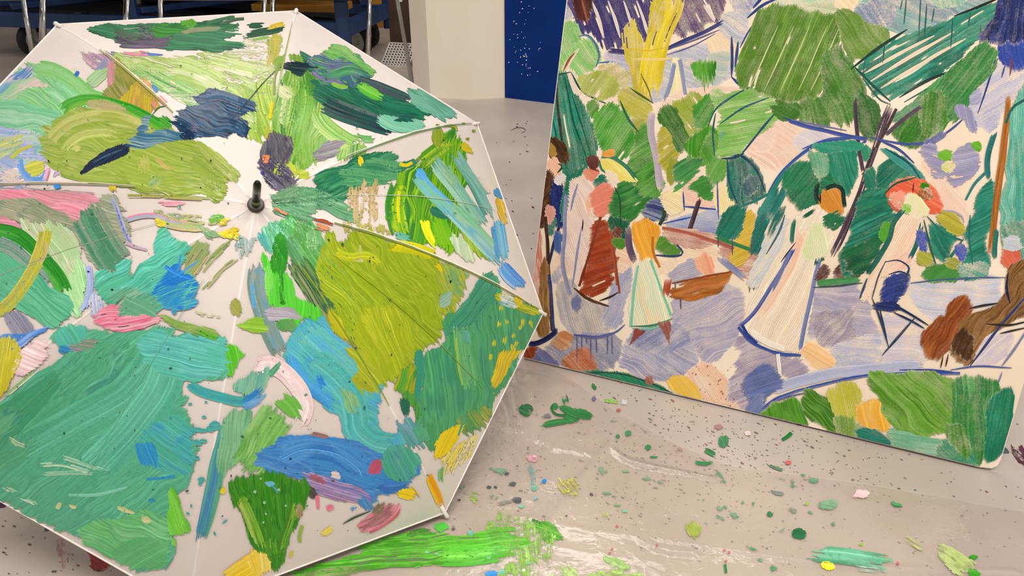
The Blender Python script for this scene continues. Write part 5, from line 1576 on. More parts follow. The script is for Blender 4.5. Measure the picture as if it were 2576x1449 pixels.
s([(965, 616), (1040, 622), (1115, 655)], 28, 'd4d014 e8e014 c0c818', rag=12, w=3.5)
s([(830, 620), (870, 650), (930, 640), (960, 680)], 20, 'b4c41c c8cc2c', rag=10, gap=0.2)
for q in ((900, 655, 14, 5), (905, 628, 4, 12)):
    b(q[0], q[1], q[2], 'd8d4b0 b8c030', q[3])
p([(1095, 670), (1140, 672), (1180, 690), (1160, 740), (1120, 800), (1105, 740)], 'a8b838 8cb044 c8c430 88b870', 60, w=4, rag=8, mix=1.2, gap=0.1)
s([(1088, 660), (1105, 670), (1120, 700)], 9, 'e8d81c', gap=0.3)
p([(1105, 745), (1125, 735), (1130, 760), (1108, 768)], 'a8c8b8 8cb8a0', -40, w=4)
p([(1208, 702), (1240, 688), (1257, 730), (1262, 755), (1292, 762), (1374, 790), (1322, 872), (1292, 932), (1242, 1012), (1238, 1052), (1172, 1082), (1132, 1080), (1100, 1092), (1076, 1132), (1050, 1095), (1042, 1022), (1062, 962), (1056, 902), (1112, 862), (1122, 822), (1182, 742)], '54ac74 4aa06e 60b47a 58b080 469c78', 84, w=4, rag=9, mix=1, warp=11)
p([(1180, 740), (1215, 695), (1240, 690), (1255, 740), (1200, 800), (1120, 850), (1125, 815)], '42987c 55a888 3a9078', -48, w=4, rag=8)
s([(1160, 800), (1170, 900), (1190, 1000)], 60, '58b074 68b87c 7cc084 50a868', rag=16, gap=0.05)
s([(1145, 850), (1150, 920), (1162, 968)], 5, 'a0cc60', rag=3)
s([(1172, 812), (1170, 850), (1175, 880)], 22, '74bcb0 60b090', rag=8)
for q in ((1262, 760), (1275, 795), (1290, 830), (1305, 810), (1255, 800), (1240, 850), (1300, 850), (1315, 795), (1270, 840), (1285, 860), (1232, 880), (1330, 800)):
    a_ = rng.uniform(-0.4, 0.4)
    s([(q[0], q[1]), (q[0] + 8 * a_, q[1] + 14), (q[0] + 16 * a_, q[1] + 30)], 9, 'd8d030 b8c840 e8d830', rag=5, taper=0.5)
p([(1245, 735), (1285, 745), (1372, 788), (1350, 795), (1290, 770), (1250, 755)], 'd8d828 98b830 e8d820 80a838', 28, w=3.5, gap=0.15, mix=1.5, rag=8)
p([(1258, 742), (1290, 752), (1296, 772), (1262, 768)], 'dce8e8 8cc0d8 f0ece8', 20, w=4, mix=1.2)
p([(1296, 745), (1310, 745), (1308, 768), (1296, 768)], 'f0d010', 70, w=4)
p([(1258, 892), (1270, 884), (1306, 882), (1290, 902), (1272, 932), (1250, 965), (1236, 985), (1236, 952), (1248, 920)], 'e8cc18 f0d830 d8c030', 115, w=4, rag=9, mix=1)
p([(1060, 905), (1052, 960), (1046, 1000), (1012, 985), (994, 985), (1000, 940), (1030, 920)], '5aac38 8ab430 c8b420 4a9a4c', 105, w=3.5, rag=6, mix=1.4)
p([(1048, 880), (1062, 880), (1062, 960), (1044, 1040), (1044, 980)], '3a9c80 48a488', 95, w=4, rag=6)
p([(1012, 985), (1046, 995), (1048, 1060), (1030, 1020)], '5ca848 3f8c40', 95, w=3.5, rag=8)
p([(1150, 1050), (1235, 1020), (1240, 1050), (1180, 1082), (1150, 1085)], '64a45c 88a850 a8b45c', 55, w=3, gap=0.35, rag=12)
p([(1094, 1115), (1152, 1062), (1166, 1075), (1142, 1118), (1096, 1165)], 'f0d40c f4dc20', 118, w=4, rag=8)
p([(1108, 1152), (1192, 1090), (1200, 1082), (1172, 1165), (1120, 1195)], 'f0e288 f0dc58 ece8c0', 118, w=4, rag=9, gap=0.3, dens=0.75)
s([(1236, 1000), (1248, 985)], 9, 'ecd420')
s([(1150, 1095), (1158, 1070), (1168, 1050)], 5, '5cb090')
# ---- panel E-F
U.gam, U.gain = 1.02, 1.02  # lower panel pigment brightened to make up for its weaker light
s([(1000, 1038), (1030, 1090), (1064, 1140)], 42, '6494b8 54a094 7ca4bc 4a9a94', rag=10)
p([(1005, 1012), (1025, 1010), (1030, 1045), (1012, 1045)], '145c48 1f7054', 60, w=3.5, rag=5)
s([(1040, 1060), (1058, 1090), (1076, 1130)], 30, '58a87c 4aa08c', rag=8)
s([(1072, 1180), (1086, 1222), (1105, 1262), (1116, 1288)], 20, 'f0b00c e8961c f4c430', rag=8, taper=0.4)
s([(1110, 1165), (1106, 1200), (1112, 1220)], 10, '64b05c 8ac070', rag=8)
p([(727, 840), (768, 800), (800, 793), (818, 800), (852, 850), (880, 878), (905, 905), (966, 962), (958, 1002), (935, 1052), (962, 1092), (1022, 1100), (1012, 1142), (932, 1150), (890, 1135), (868, 1115), (865, 1062), (822, 1030), (780, 982), (732, 922), (716, 872)], '58b8c8 64c0c0 4cb0b0 4ca8dc 5cbcb0', 44, w=4, rag=7, mix=1.2, warp=11)
s([(722, 870), (738, 925), (790, 985), (850, 1030)], 26, '3a9ce4 58b0e8 3490d8', rag=12)
s([(760, 815), (800, 860), (860, 905), (905, 960), (910, 1010)], 80, '58b4dc 62c0c4 70c4b4 54b8b8', rag=14, mix=0.9)
s([(770, 890), (830, 930), (880, 985), (895, 1040), (900, 1080), (940, 1115), (1010, 1122)], 60, '4cb4b0 62bcb0 54b8c0 46a8a0', rag=10, mix=0.9)
s([(790, 930), (815, 975), (800, 985)], 20, '2a84dc 3a94e0', rag=8)
p([(868, 875), (905, 872), (962, 955), (935, 985), (905, 955), (892, 965), (915, 1000), (900, 985), (880, 950), (900, 930), (888, 900)], 'a0b024 b0b82c 8ca424', 50, w=4, rag=5, warp=6)
s([(890, 945), (910, 970), (945, 988)], 12, '98a824 a8b42c', rag=4)
p([(860, 985), (900, 1000), (900, 1040), (868, 1030)], '74b080 90c080 58a894', 60, w=3.5, gap=0.2, rag=9)
# pale pink swirl
s([(632, 935), (672, 912), (716, 935), (755, 980), (770, 1020), (752, 1062), (738, 1075)], 42, 'f2dad6 ead0d2 f6e8e4 e4c8cc', rag=10, w=3.5)
p([(582, 968), (608, 945), (660, 930), (673, 922), (668, 962), (655, 985), (600, 1002)], '74b494 8ac0a0 64ac9c', 100, w=4, rag=7, mix=1)
p([(668, 946), (690, 922), (710, 908), (698, 932), (680, 948)], '54a080 64ac88', -45, w=4, rag=2)
s([(575, 1050), (562, 1100), (545, 1180), (522, 1290), (500, 1375)], 38, '5cac8c 489c8c 3f84b0 54a494', rag=14, taper=0.4)
p([(558, 1062), (582, 1035), (622, 1025), (632, 1042), (618, 1102), (598, 1172), (570, 1190), (545, 1172)], '74b484 88c298 64a878', 95, w=4, rag=8, mix=1)
s([(720, 1015), (690, 1050), (655, 1105), (640, 1150), (600, 1195)], 88, '78b85c 88c66a 66aa54 94c878', rag=14, mix=1, w=3.5)
p([(690, 1010), (730, 992), (755, 1020), (750, 1050), (725, 1050)], '6cb848 84c45c', 50, w=4, rag=9)
s([(470, 960), (505, 985), (550, 998), (600, 1012), (640, 1000)], 24, '48aca4 3c9ca8 52b4a8', rag=6)
s([(590, 1018), (632, 1008), (662, 982), (672, 968)], 32, '2c80c0 3c94cc 7ab0d8 2478b8', rag=10, mix=1)
# big blue
p([(655, 1130), (690, 1110), (742, 1098), (832, 1100), (880, 1112), (900, 1122), (962, 1150), (1052, 1158), (1056, 1190), (1012, 1222), (962, 1232), (932, 1262), (882, 1252), (822, 1242), (762, 1212), (702, 1192), (650, 1182)], '3a8cd0 4894d6 3078c4 5a9cd6 4484c8', 12, w=4, rag=10, mix=1.2, warp=11)
s([(680, 1160), (760, 1120), (850, 1130), (910, 1175), (920, 1215)], 60, '3c8cd4 549ad8 2f78c4', rag=14, mix=0.9)
p([(762, 1182), (852, 1208), (932, 1248), (902, 1262), (832, 1252), (788, 1232), (772, 1210)], 'a07ca4 8a84bc b89cbc 7c78b8', 18, w=4, rag=10, mix=1.4)
s([(770, 1190), (800, 1200), (830, 1220)], 18, 'b06478 8c5868', rag=8, gap=0.2)
p([(775, 1225), (795, 1238), (790, 1250), (770, 1240)], '4a4a44 6a5a54', 40, w=3.5, rag=6)
s([(940, 1215), (990, 1225), (1045, 1205)], 30, '2f78c8 4488d0 2468b8', rag=8)
s([(1000, 1185), (1035, 1195), (1052, 1180)], 14, '2c6cc0')
p([(830, 1185), (850, 1186), (858, 1198), (838, 1196)], 'e0d0c4', 10, w=4)
p([(905, 1250), (935, 1262), (935, 1285), (905, 1275)], '3a84c4 5a9cd0', 60, w=4, gap=0.3, rag=9)
p([(948, 1162), (990, 1122), (1022, 1118), (1057, 1152), (1046, 1192), (1012, 1217), (980, 1200)], '46a488 54b09c 44949c 5cb490', 62, w=4, rag=5, mix=1)
p([(928, 1178), (945, 1148), (962, 1182), (930, 1192)], 'd05c7c b85470', -60, w=4, rag=5)
s([(1000, 1255), (985, 1285), (945, 1312), (888, 1336)], 42, 'd46c84 ec94a4 a46474 b47c80 e8849c', rag=10, mix=1, w=3.5)
s([(970, 1255), (955, 1275), (925, 1300)], 18, '8c7c60 7a6a54', rag=8)
p([(998, 1242), (1030, 1224), (1042, 1250), (1010, 1250)], 'f0c80c f4d428', 10, w=4)
l([(1035, 1222), (1045, 1236), (1056, 1250)], 3, 'd8a820')
s([(772, 1088), (800, 1092), (832, 1100)], 10, '94706c a88080', rag=5)
p([(812, 1332), (832, 1322), (828, 1340), (815, 1344)], 'ecdc60', -40, w=4)
l([(862, 1316), (890, 1300), (930, 1285)], 4, '3f5c4c')
b(830, 1276, 9, 'e07090 e890a8', 7)
s([(795, 1245), (798, 1262), (800, 1278)], 7, 'ec7c98')
s([(870, 1290), (885, 1278), (905, 1275)], 9, '5c9cd8')
# dark green tulip and yellow at the bottom
p([(562, 1449), (602, 1408), (662, 1368), (676, 1378), (672, 1405), (648, 1440), (605, 1465)], 'f0ce24 f4d84c ecc81c', -40, w=4, rag=9)
p([(622, 1400), (680, 1378), (684, 1432), (640, 1446)], 'f4d440 f0dc70', 80, w=4, rag=9, gap=0.3)
p([(578, 1217), (602, 1203), (640, 1190), (682, 1183), (716, 1187), (724, 1206), (762, 1204), (774, 1225), (770, 1257), (755, 1300), (730, 1345), (716, 1375), (708, 1412), (690, 1430), (660, 1392), (640, 1372), (625, 1322), (605, 1282), (577, 1258)], '2a8a10 368616 4c9a26 1c760c 3f9220', 82, w=3.5, rag=7, mix=1.2, warp=7)
s([(598, 1230), (622, 1290), (645, 1340), (660, 1395)], 26, '84b834 5ca428 b4c860', rag=14, gap=0.25)
s([(752, 1240), (735, 1300), (712, 1360), (705, 1410)], 22, '4c9c24 88b838 3c8420', rag=14, gap=0.2)
s([(760, 1260), (750, 1295), (745, 1315)], 18, 'a87868 8ca03c c890a0', gap=0.3, rag=8)
s([(678, 1330), (680, 1370), (690, 1420)], 40, '2f8c10 6aac30 1c780c', gap=0.3, rag=14)
b(678, 1215, 12, '5cb0c8 74c0d0', 7)
l([(682, 1218), (694, 1230), (698, 1240)], 4, '4a9cc8')
s([(760, 1320), (752, 1345), (752, 1362)], 8, '94b84c', rag=5)
s([(728, 1400), (735, 1385)], 7, 'd4cc4c')
for q in ((560, 1232, 8), (655, 1202, 3), (700, 1230, 4), (640, 1235, 4), (664, 1262, 4), (668, 1290, 3), (718, 1270, 3), (662, 1312, 3)):
    b(q[0], q[1], q[2], '9ccca0' if q[2] < 6 else 'e0cc30', None)
# ---- centre bottom greens
p([(655, 640), (668, 655), (690, 690), (732, 690), (742, 762), (802, 772), (812, 790), (790, 800), (762, 802), (742, 832), (700, 812), (688, 772), (660, 762), (662, 700)], '54cc30 64d444 48c028', 88, w=4, rag=5)
s([(672, 650), (675, 690), (680, 760)], 20, '6cd448 88d860', rag=8)
p([(692, 592), (706, 590), (716, 602), (724, 650), (716, 692), (690, 690), (684, 668), (690, 640)], '2a981c 349c28 248c1c', 92, w=4, rag=3, warp=4)
s([(704, 680), (708, 720), (712, 765)], 10, '2c8a20 389428', rag=2)
b(711, 762, 7, '2a7c1c', 5)
s([(648, 655), (642, 720), (662, 795), (690, 860), (718, 900)], 42, '7a9c94 8a9c98 58a0bc 9a9c94 70948c', rag=12, w=3, mix=1)
s([(636, 700), (634, 740), (640, 790)], 9, '48a0d0 5cacdc')
p([(672, 776), (742, 780), (755, 800), (700, 806), (680, 800)], 'a49cac b4aeb8', 10, w=4, rag=8)
p([(690, 806), (740, 802), (745, 825), (715, 835)], '6aa45c 549850', 45, w=4, rag=6)
p([(606, 808), (640, 794), (662, 802), (670, 832), (632, 836), (612, 822)], '88bc30 9cc850', 8, w=4, rag=6)
p([(822, 772), (845, 790), (862, 832), (880, 850), (860, 852), (832, 820)], 'c4c020 b0b420', 60, w=4, rag=4)
p([(568, 872), (580, 862), (592, 866), (600, 884), (614, 890), (598, 905), (582, 935), (574, 952), (566, 905)], '54bc24 68c83c', 80, w=4, rag=3, warp=4, smooth=0)
p([(586, 768), (600, 756), (606, 780), (596, 796), (584, 786)], '9aa04c a8a860', 60, w=4, rag=5)
# ---- panel F-G : big turquoise green field
U.gam, U.gain = 0.97, 1.08  # field colour lifted further, as this panel catches less light
p([(143, 838), (165, 820), (202, 814), (262, 830), (332, 836), (402, 820), (432, 835), (442, 852), (482, 830), (522, 840), (566, 850), (572, 882), (574, 948), (502, 952), (442, 957), (458, 985), (470, 1062), (488, 1120), (498, 1182), (480, 1212), (432, 1242), (425, 1302), (442, 1352), (422, 1422), (372, 1432), (332, 1422), (282, 1402), (242, 1372), (0, 1262), (-140, 1182), (-180, 1142), (0, 1012), (60, 972), (130, 912), (182, 888), (150, 870)], '4ca482 54ac8a 469c78 5cb492 50a87e', -38, w=4.5, rag=8, mix=0.9, warp=11)
p([(-120, 1110), (40, 1010), (120, 940), (200, 890), (300, 850), (360, 880), (300, 980), (180, 1080), (60, 1160), (-60, 1190)], '4a9f74 52a67e 3f9670 5cac84 3f8f78', -42, w=4, rag=12, mix=1.3, warp=10)
s([(420, 850), (380, 930), (300, 1010), (160, 1080), (40, 1150)], 90, '4fa884 5ab092 48a07e', rag=26, mix=0.8)
s([(440, 880), (410, 980), (330, 1090), (220, 1200)], 90, '4aa486 56ae90 62b89a', rag=26, mix=0.8)
p([(348, 852), (402, 826), (442, 854), (482, 832), (522, 842), (566, 852), (572, 942), (482, 956), (402, 932), (360, 902)], '58b8a6 50b09c 66beb2 4aa8a0', 12, w=4, rag=9, mix=1)
p([(372, 1062), (470, 1045), (496, 1152), (472, 1192), (402, 1182), (352, 1122)], '3ea4a0 3494b0 50b0a2 46a890', 35, w=4, rag=10, mix=1.2)
p([(345, 1113), (388, 1118), (398, 1172), (372, 1172), (348, 1155)], '1c82bc 2c90c0', 70, w=4, rag=6)
s([(370, 1205), (405, 1202), (442, 1196)], 8, '2c90b8', rag=5)
b(260, 1333, 10, '1f84c4 3494cc', 6)
b(384, 1257, 9, '2a8cb4', 6)
p([(195, 1332), (235, 1312), (282, 1300), (402, 1288), (435, 1332), (424, 1422), (332, 1418), (262, 1392), (215, 1372)], '5cb474 6cc070 52aa6c 78c484', 20, w=4, rag=10, mix=1.1, warp=10)
p([(280, 1400), (320, 1360), (425, 1350), (420, 1424), (350, 1432)], '54ac68 62b474', -30, w=4, rag=8)
p([(-60, 1060), (60, 990), (135, 938), (165, 950), (110, 1020), (40, 1092), (-60, 1140)], '3a946c 4a9c64 2c8474 5aa878', -40, w=4, rag=10, mix=1.4, gap=0.05)
p([(165, 860), (250, 850), (232, 872), (172, 884)], '6a9078 b08c88 5c9890 4a8cb8', 10, w=3.5, rag=8, mix=1.6)
p([(145, 830), (172, 815), (220, 818), (215, 850), (160, 872), (142, 860)], '4cb0a0 5cbc98 48a890', 60, w=4, rag=5)
p([(150, 875), (172, 868), (176, 884), (158, 890)], '2c84b8', 10, w=4)
for q in ([(145, 1145), (200, 1158), (262, 1182), (292, 1180)], [(90, 1170), (160, 1165), (240, 1190)], [(0, 1225), (30, 1228), (60, 1240)], [(45, 1245), (90, 1262), (110, 1275)], [(100, 1190), (180, 1185), (250, 1189)]):
    s(q, 10, 'a8d0b0 7cc0a0 c8d8bc', gap=0.5, rag=12, w=2.5)
s([(175, 1245), (250, 1242), (322, 1224)], 8, '78c4aa 84ccb4', taper=0.5)
s([(20, 1095), (45, 1115), (85, 1125)], 12, 'c0d0a8 8cbc98', gap=0.5, rag=8, w=2.5)
for q in ((315, 1280, 20, 6), (370, 1305, 14, 8), (330, 1285, 12, 4), (150, 1270, 6, 10), (185, 1272, 10, 5)):
    b(q[0], q[1], q[2], 'd0cc90 a8c484', q[3], 0.4)
p([(428, 1232), (440, 1228), (458, 1290), (476, 1318), (472, 1342), (432, 1345), (425, 1300)], '68c830 80d048 5cb828', 70, w=4, rag=6, mix=1)
s([(432, 1340), (440, 1362), (448, 1385)], 12, '68c838 84cc58', gap=0.2)
for q in ((540, 1066, 12, 8, 0), (515, 1048, 6, 4, 0), (545, 1075, 16, 5, -0.3), (530, 1078, 10, 7, 0.2), (500, 1080, 22, 6, 0.1), (497, 1112, 14, 6, 0.3), (512, 1108, 10, 5, 0), (495, 1150, 12, 6, 0.4), (508, 1205, 9, 7, 0), (505, 1215, 5, 5, 0), (480, 1015, 5, 3, 0), (520, 1010, 4, 3, 0), (540, 1340, 6, 2.5, 1), (475, 1290, 5, 3, 0.6), (565, 1310, 8, 2.5, -0.6), (483, 1270, 4, 2.5, 1.2)):
    b(q[0], q[1], q[2], '3c9ca4 48a890', q[3], q[4])
# ---- panel G-H, left
U.gam, U.gain = 1.02, 1.02  # left panel pigment raised for the same weaker light
p([(5, 482), (60, 478), (200, 490), (252, 503), (242, 542), (192, 572), (120, 542), (60, 522), (-60, 520), (-140, 500)], 'e2889e e8a0ae cc8c96 d89098', 14, w=4, rag=9, mix=1.1)
p([(12, 500), (82, 503), (160, 540), (202, 572), (232, 520), (272, 492), (302, 500), (322, 572), (322, 622), (282, 660), (330, 682), (335, 692), (242, 682), (202, 612), (110, 582), (30, 548), (-100, 540)], '8c9878 a4a68c 788e72 b0ac98 9ca484', 22, w=4, rag=10, mix=1.1)
p([(-100, 548), (10, 545), (40, 562), (62, 572), (20, 575), (-100, 572)], 'e09cac d88a9c', 10, w=4, rag=8)
p([(40, 552), (160, 565), (202, 622), (212, 682), (202, 762), (172, 742), (110, 642)], 'b4c698 a2d08e c4d4b0 bcc89c', 55, w=4, rag=10, mix=1.2, gap=0.08)
s([(205, 505), (232, 560), (265, 625), (322, 692)], 84, '7c9078 54886a 468a68 5c8e74 94a08c', rag=16, mix=1.1, w=3.5)
s([(212, 515), (245, 590), (285, 650)], 40, '4c8664 3f8262 609474', rag=14)
s([(278, 490), (302, 535), (318, 592), (336, 622)], 10, 'a8a8c8 9ca0c4', rag=6)
l([(292, 515), (312, 575), (330, 618)], 4, '6a78c4')
s([(318, 612), (340, 622), (372, 630)], 7, 'b8a0b0', rag=6)
p([(200, 640), (226, 702), (216, 772), (190, 802), (165, 732), (180, 690)], 'a4dc94 b8e0a8 8cd084', 70, w=4, rag=9, gap=0.06)
s([(222, 650), (232, 720), (215, 775), (190, 800)], 16, '94acdc b4bcdc', gap=0.15, rag=10)
p([(228, 735), (262, 742), (262, 790), (238, 802)], 'dccccc a8bcdc e4d4c4', 85, w=4, gap=0.4, rag=10, dens=0.8)
s([(-60, 575), (40, 588), (100, 640), (150, 700), (172, 752)], 40, '2c9624 1c841c 3ca434 58ac4c', rag=10, mix=0.9)
s([(-40, 610), (30, 632), (90, 688), (130, 742)], 56, '7a9a8c 8a9c98 5c9878 9aa8a0 4c9464', rag=16, mix=1.2, gap=0.05, w=3)
p([(-80, 632), (0, 640), (42, 655), (82, 688), (132, 718), (176, 745), (187, 782), (172, 806), (146, 826), (110, 816), (60, 786), (0, 762), (-80, 712)], '60ba92 54b08a 6ec49a 4cac84', 38, w=4, rag=5, mix=1, warp=7)
s([(122, 560), (114, 612), (88, 682), (40, 752), (-20, 805)], 32, 'b4b644 c8c026 a4a450 d0c850', rag=10, mix=1)
s([(112, 600), (120, 640), (95, 675)], 12, 'c8b878 a8a850', rag=8)
p([(12, 800), (30, 782), (52, 780), (92, 822), (80, 862), (40, 842)], '86869a 9c9aa8 74748a', 55, w=4, rag=6)
p([(-60, 862), (20, 838), (82, 842), (132, 820), (60, 872), (0, 882)], '4684d0 78a4e0 a4bce4', -25, w=4, rag=6, mix=1.2)
p([(-60, 858), (30, 852), (57, 880), (42, 932), (10, 992), (-60, 1000)], 'c4bc24 d8cc34 b4b43c e0d040', 100, w=4, rag=6, mix=1.1)
p([(52, 892), (88, 862), (117, 858), (112, 892), (80, 932), (38, 938)], 'f2d8d8 e8c4cc f4e4e0', 20, w=4, rag=6, mix=1)
s([(10, 1000), (60, 958), (100, 925)], 9, '84b86c b4cc9c e4e4dc', rag=8, gap=0.2)
s([(390, 514), (440, 512), (482, 512)], 13, 'eaa8b4 e498a8', gap=0.15, rag=12)
s([(270, 490), (340, 492), (480, 498), (590, 508)], 7, '94a040 a8ac5c c4a870', gap=0.5, rag=40, w=2)
s([(275, 462), (285, 470), (296, 488)], 15, 'dcc818 c8b828', rag=5)
b(147, 470, 9, '3a8cd8', 6)
s([(0, 477), (100, 477), (270, 487)], 5, 'a8a088 988c90 c4a8a8', gap=0.5, rag=40, w=1.6)
s([(310, 556), (350, 546), (392, 543), (440, 560), (500, 572)], 13, 'e88ca4 a4a8c8 a8aab4', rag=10)
p([(385, 540), (440, 533), (482, 545), (540, 560), (540, 575), (470, 565)], 'a4b07c bcbc78 94a484', 12, gap=0.2, **Wd)
s([(400, 562), (470, 575), (540, 582), (575, 585)], 14, 'b4c058 a8ac90 c8b878', gap=0.25, rag=12)
p([(485, 575), (520, 580), (560, 590), (535, 605)], '78ac78 8cb484', 20, gap=0.2, **Wd)
p([(400, 555), (420, 562), (412, 574), (402, 570)], 'd8cc30', 20, w=4)
p([(528, 545), (545, 538), (566, 540), (560, 556), (532, 558)], '64a83c 78b04c', 5, w=4, rag=5)
s([(540, 566), (570, 558), (588, 552)], 14, 'd0c42c c4b424', rag=8)
p([(558, 594), (575, 573), (600, 575), (604, 602), (580, 598)], 'e4cc14 ecd83c', 10, w=3.5, rag=7)
p([(590, 600), (636, 592), (630, 640), (600, 640)], '98b8b0 acb4b4 84a89c', 80, gap=0.25, **Wd)
s([(600, 590), (540, 640), (500, 690)], 12, 'a8b470 7a9c50 9ca470', gap=0.5, rag=16, dens=0.85)
s([(612, 640), (560, 680), (500, 740)], 9, 'b0b084 98a468', gap=0.5, rag=14, dens=0.8)
p([(474, 640), (500, 610), (530, 620), (500, 690), (462, 700)], '84a05c 98a870 d89c6c', -55, w=3.5, gap=0.25, rag=8)
p([(394, 590), (402, 580), (432, 592), (477, 625), (465, 652), (440, 690), (490, 690), (484, 740), (422, 762), (380, 792), (330, 802), (268, 775), (236, 692), (262, 685), (292, 690), (298, 662), (312, 652), (326, 662), (326, 692), (352, 690), (390, 640)], '4cb298 58bca6 68c6b0 429c80 54b490', -32, w=4, rag=6, mix=1.2, warp=8)
p([(270, 740), (330, 722), (400, 745), (398, 792), (330, 802), (285, 785)], '5aa886 74b494 4c9c7c 88b8a0', -30, w=3.5, rag=9, mix=1.4)
p([(384, 722), (420, 690), (442, 668), (462, 690), (494, 702), (480, 772), (432, 780), (398, 752)], '2c8cc8 3f9eb4 5ab4c0 48b0a8 1c7cd0', -20, w=3.5, rag=6, mix=1.5, warp=9)
s([(415, 672), (450, 690), (488, 700)], 8, '1f80dc 4aa0e8')
l([(450, 690), (480, 670), (502, 655)], 4, '4a9ce0')
l([(455, 640), (450, 668), (446, 690)], 4, '3f90e0')
s([(430, 770), (460, 775), (478, 768)], 9, '2c80d0')
b(440, 785, 6, '3a94c0')
p([(262, 822), (240, 800), (262, 780), (292, 764), (310, 770), (300, 792), (330, 792), (402, 788), (405, 812), (350, 826), (300, 830)], 'e47c9a eaa0b2 e8b8c0 dc6c90', -10, w=3.5, rag=7, mix=1.3, gap=0.08)
p([(308, 745), (382, 762), (398, 790), (340, 796), (312, 775)], '58a07c 6aac88', 30, w=4, rag=7)
s([(285, 775), (310, 752), (322, 740)], 9, '4a6a54 b8b0a4', gap=0.4)
p([(400, 790), (440, 805), (500, 822), (560, 840), (548, 850), (500, 842), (440, 820)], '84a84c 9cb468 70a03c', 18, w=3.5, rag=10, gap=0.15, dens=0.92)
s([(500, 828), (530, 845), (560, 852)], 12, '5cac30', rag=5)
s([(470, 775), (500, 790), (580, 795)], 10, 'c4c8a0', dens=0.5, gap=0.4, rag=20)
# oranges along the right-hand rib, and flecks
s([(690, 528), (712, 536), (722, 540)], 8, 'd8885c', rag=4)
s([(780, 565), (805, 572), (836, 585)], 18, 'd8905c e4a878 b8603c', gap=0.2, rag=9)
s([(790, 552), (815, 558), (836, 566)], 5, 'a84c34')
# rib creases drawn in colour: painted shade lines, some with a pale edge
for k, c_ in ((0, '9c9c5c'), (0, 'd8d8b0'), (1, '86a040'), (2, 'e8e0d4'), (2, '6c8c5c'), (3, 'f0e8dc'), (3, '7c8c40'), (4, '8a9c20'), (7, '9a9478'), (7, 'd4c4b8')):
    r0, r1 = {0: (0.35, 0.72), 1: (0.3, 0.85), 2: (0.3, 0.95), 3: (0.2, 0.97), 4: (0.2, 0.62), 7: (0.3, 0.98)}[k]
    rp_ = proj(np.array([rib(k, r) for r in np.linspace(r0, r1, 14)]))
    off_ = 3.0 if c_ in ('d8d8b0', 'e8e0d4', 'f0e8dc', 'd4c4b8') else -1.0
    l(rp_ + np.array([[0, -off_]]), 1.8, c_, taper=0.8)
# fold shading painted as thin lines down the panel middles
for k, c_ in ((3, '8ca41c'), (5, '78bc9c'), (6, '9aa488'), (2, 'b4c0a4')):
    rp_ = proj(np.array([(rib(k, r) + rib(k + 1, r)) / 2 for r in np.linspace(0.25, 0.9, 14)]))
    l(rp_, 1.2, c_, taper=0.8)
for q in range(230):
    th_ = rng.uniform(0, 2 * math.pi)
    rr = rng.uniform(0.05, 1) ** 0.5
    x, y = 640 + 640 * rr * math.cos(th_), 740 + 640 * rr * math.sin(th_)
    if not inside(np.array([[x, y]]), HEM_IN)[0] or x < -5:
        continue
    r_ = rng.choice([1.2, 1.6, 2.2, 3.0], p=[0.45, 0.3, 0.18, 0.07])
    b(x, y, r_ * rng.uniform(1, 1.8), rng.choice(['1c2424', '24403c', '3a5c54', '3f9484', '5a4a4c', '2c6c54']), r_ * 0.8, rng.uniform(-1, 2))
U.finish()
# ------------------------------------------------------------------ plastic sheet on the floor
top_px = [(640, 1000), (1000, 905), (1250, 893), (1345, 908), (1420, 945), (1560, 1045), (1700, 1118), (1830, 1170), (2200, 1226), (2576, 1290), (2800, 1328)]
topw = np.array([floor_at(x, y)[:2] for x, y in top_px])
botw = np.array([(-0.62, 0.42), (1.35, 0.42)])
NX, NY = 220, 130
dd = np.r_[0, np.cumsum(np.linalg.norm(np.diff(topw, axis=0), axis=1))]
S_ = np.linspace(0, dd[-1], NX)
TX, TY = np.interp(S_, dd, topw[:, 0]), np.interp(S_, dd, topw[:, 1])
BX, BY = np.linspace(botw[0, 0], botw[1, 0], NX), np.full(NX, 0.42)
tt = np.linspace(0, 1, NY)[:, None]
GX = TX * (1 - tt) + BX * tt
GY = TY * (1 - tt) + BY * tt
GX += 0.004 * (vnoise(GX * 9, GY * 9, 3) - 0.5)
GY += 0.010 * (vnoise(GX * 11, GY * 3, 4) - 0.5)
GZ = np.full_like(GX, 0.0022)
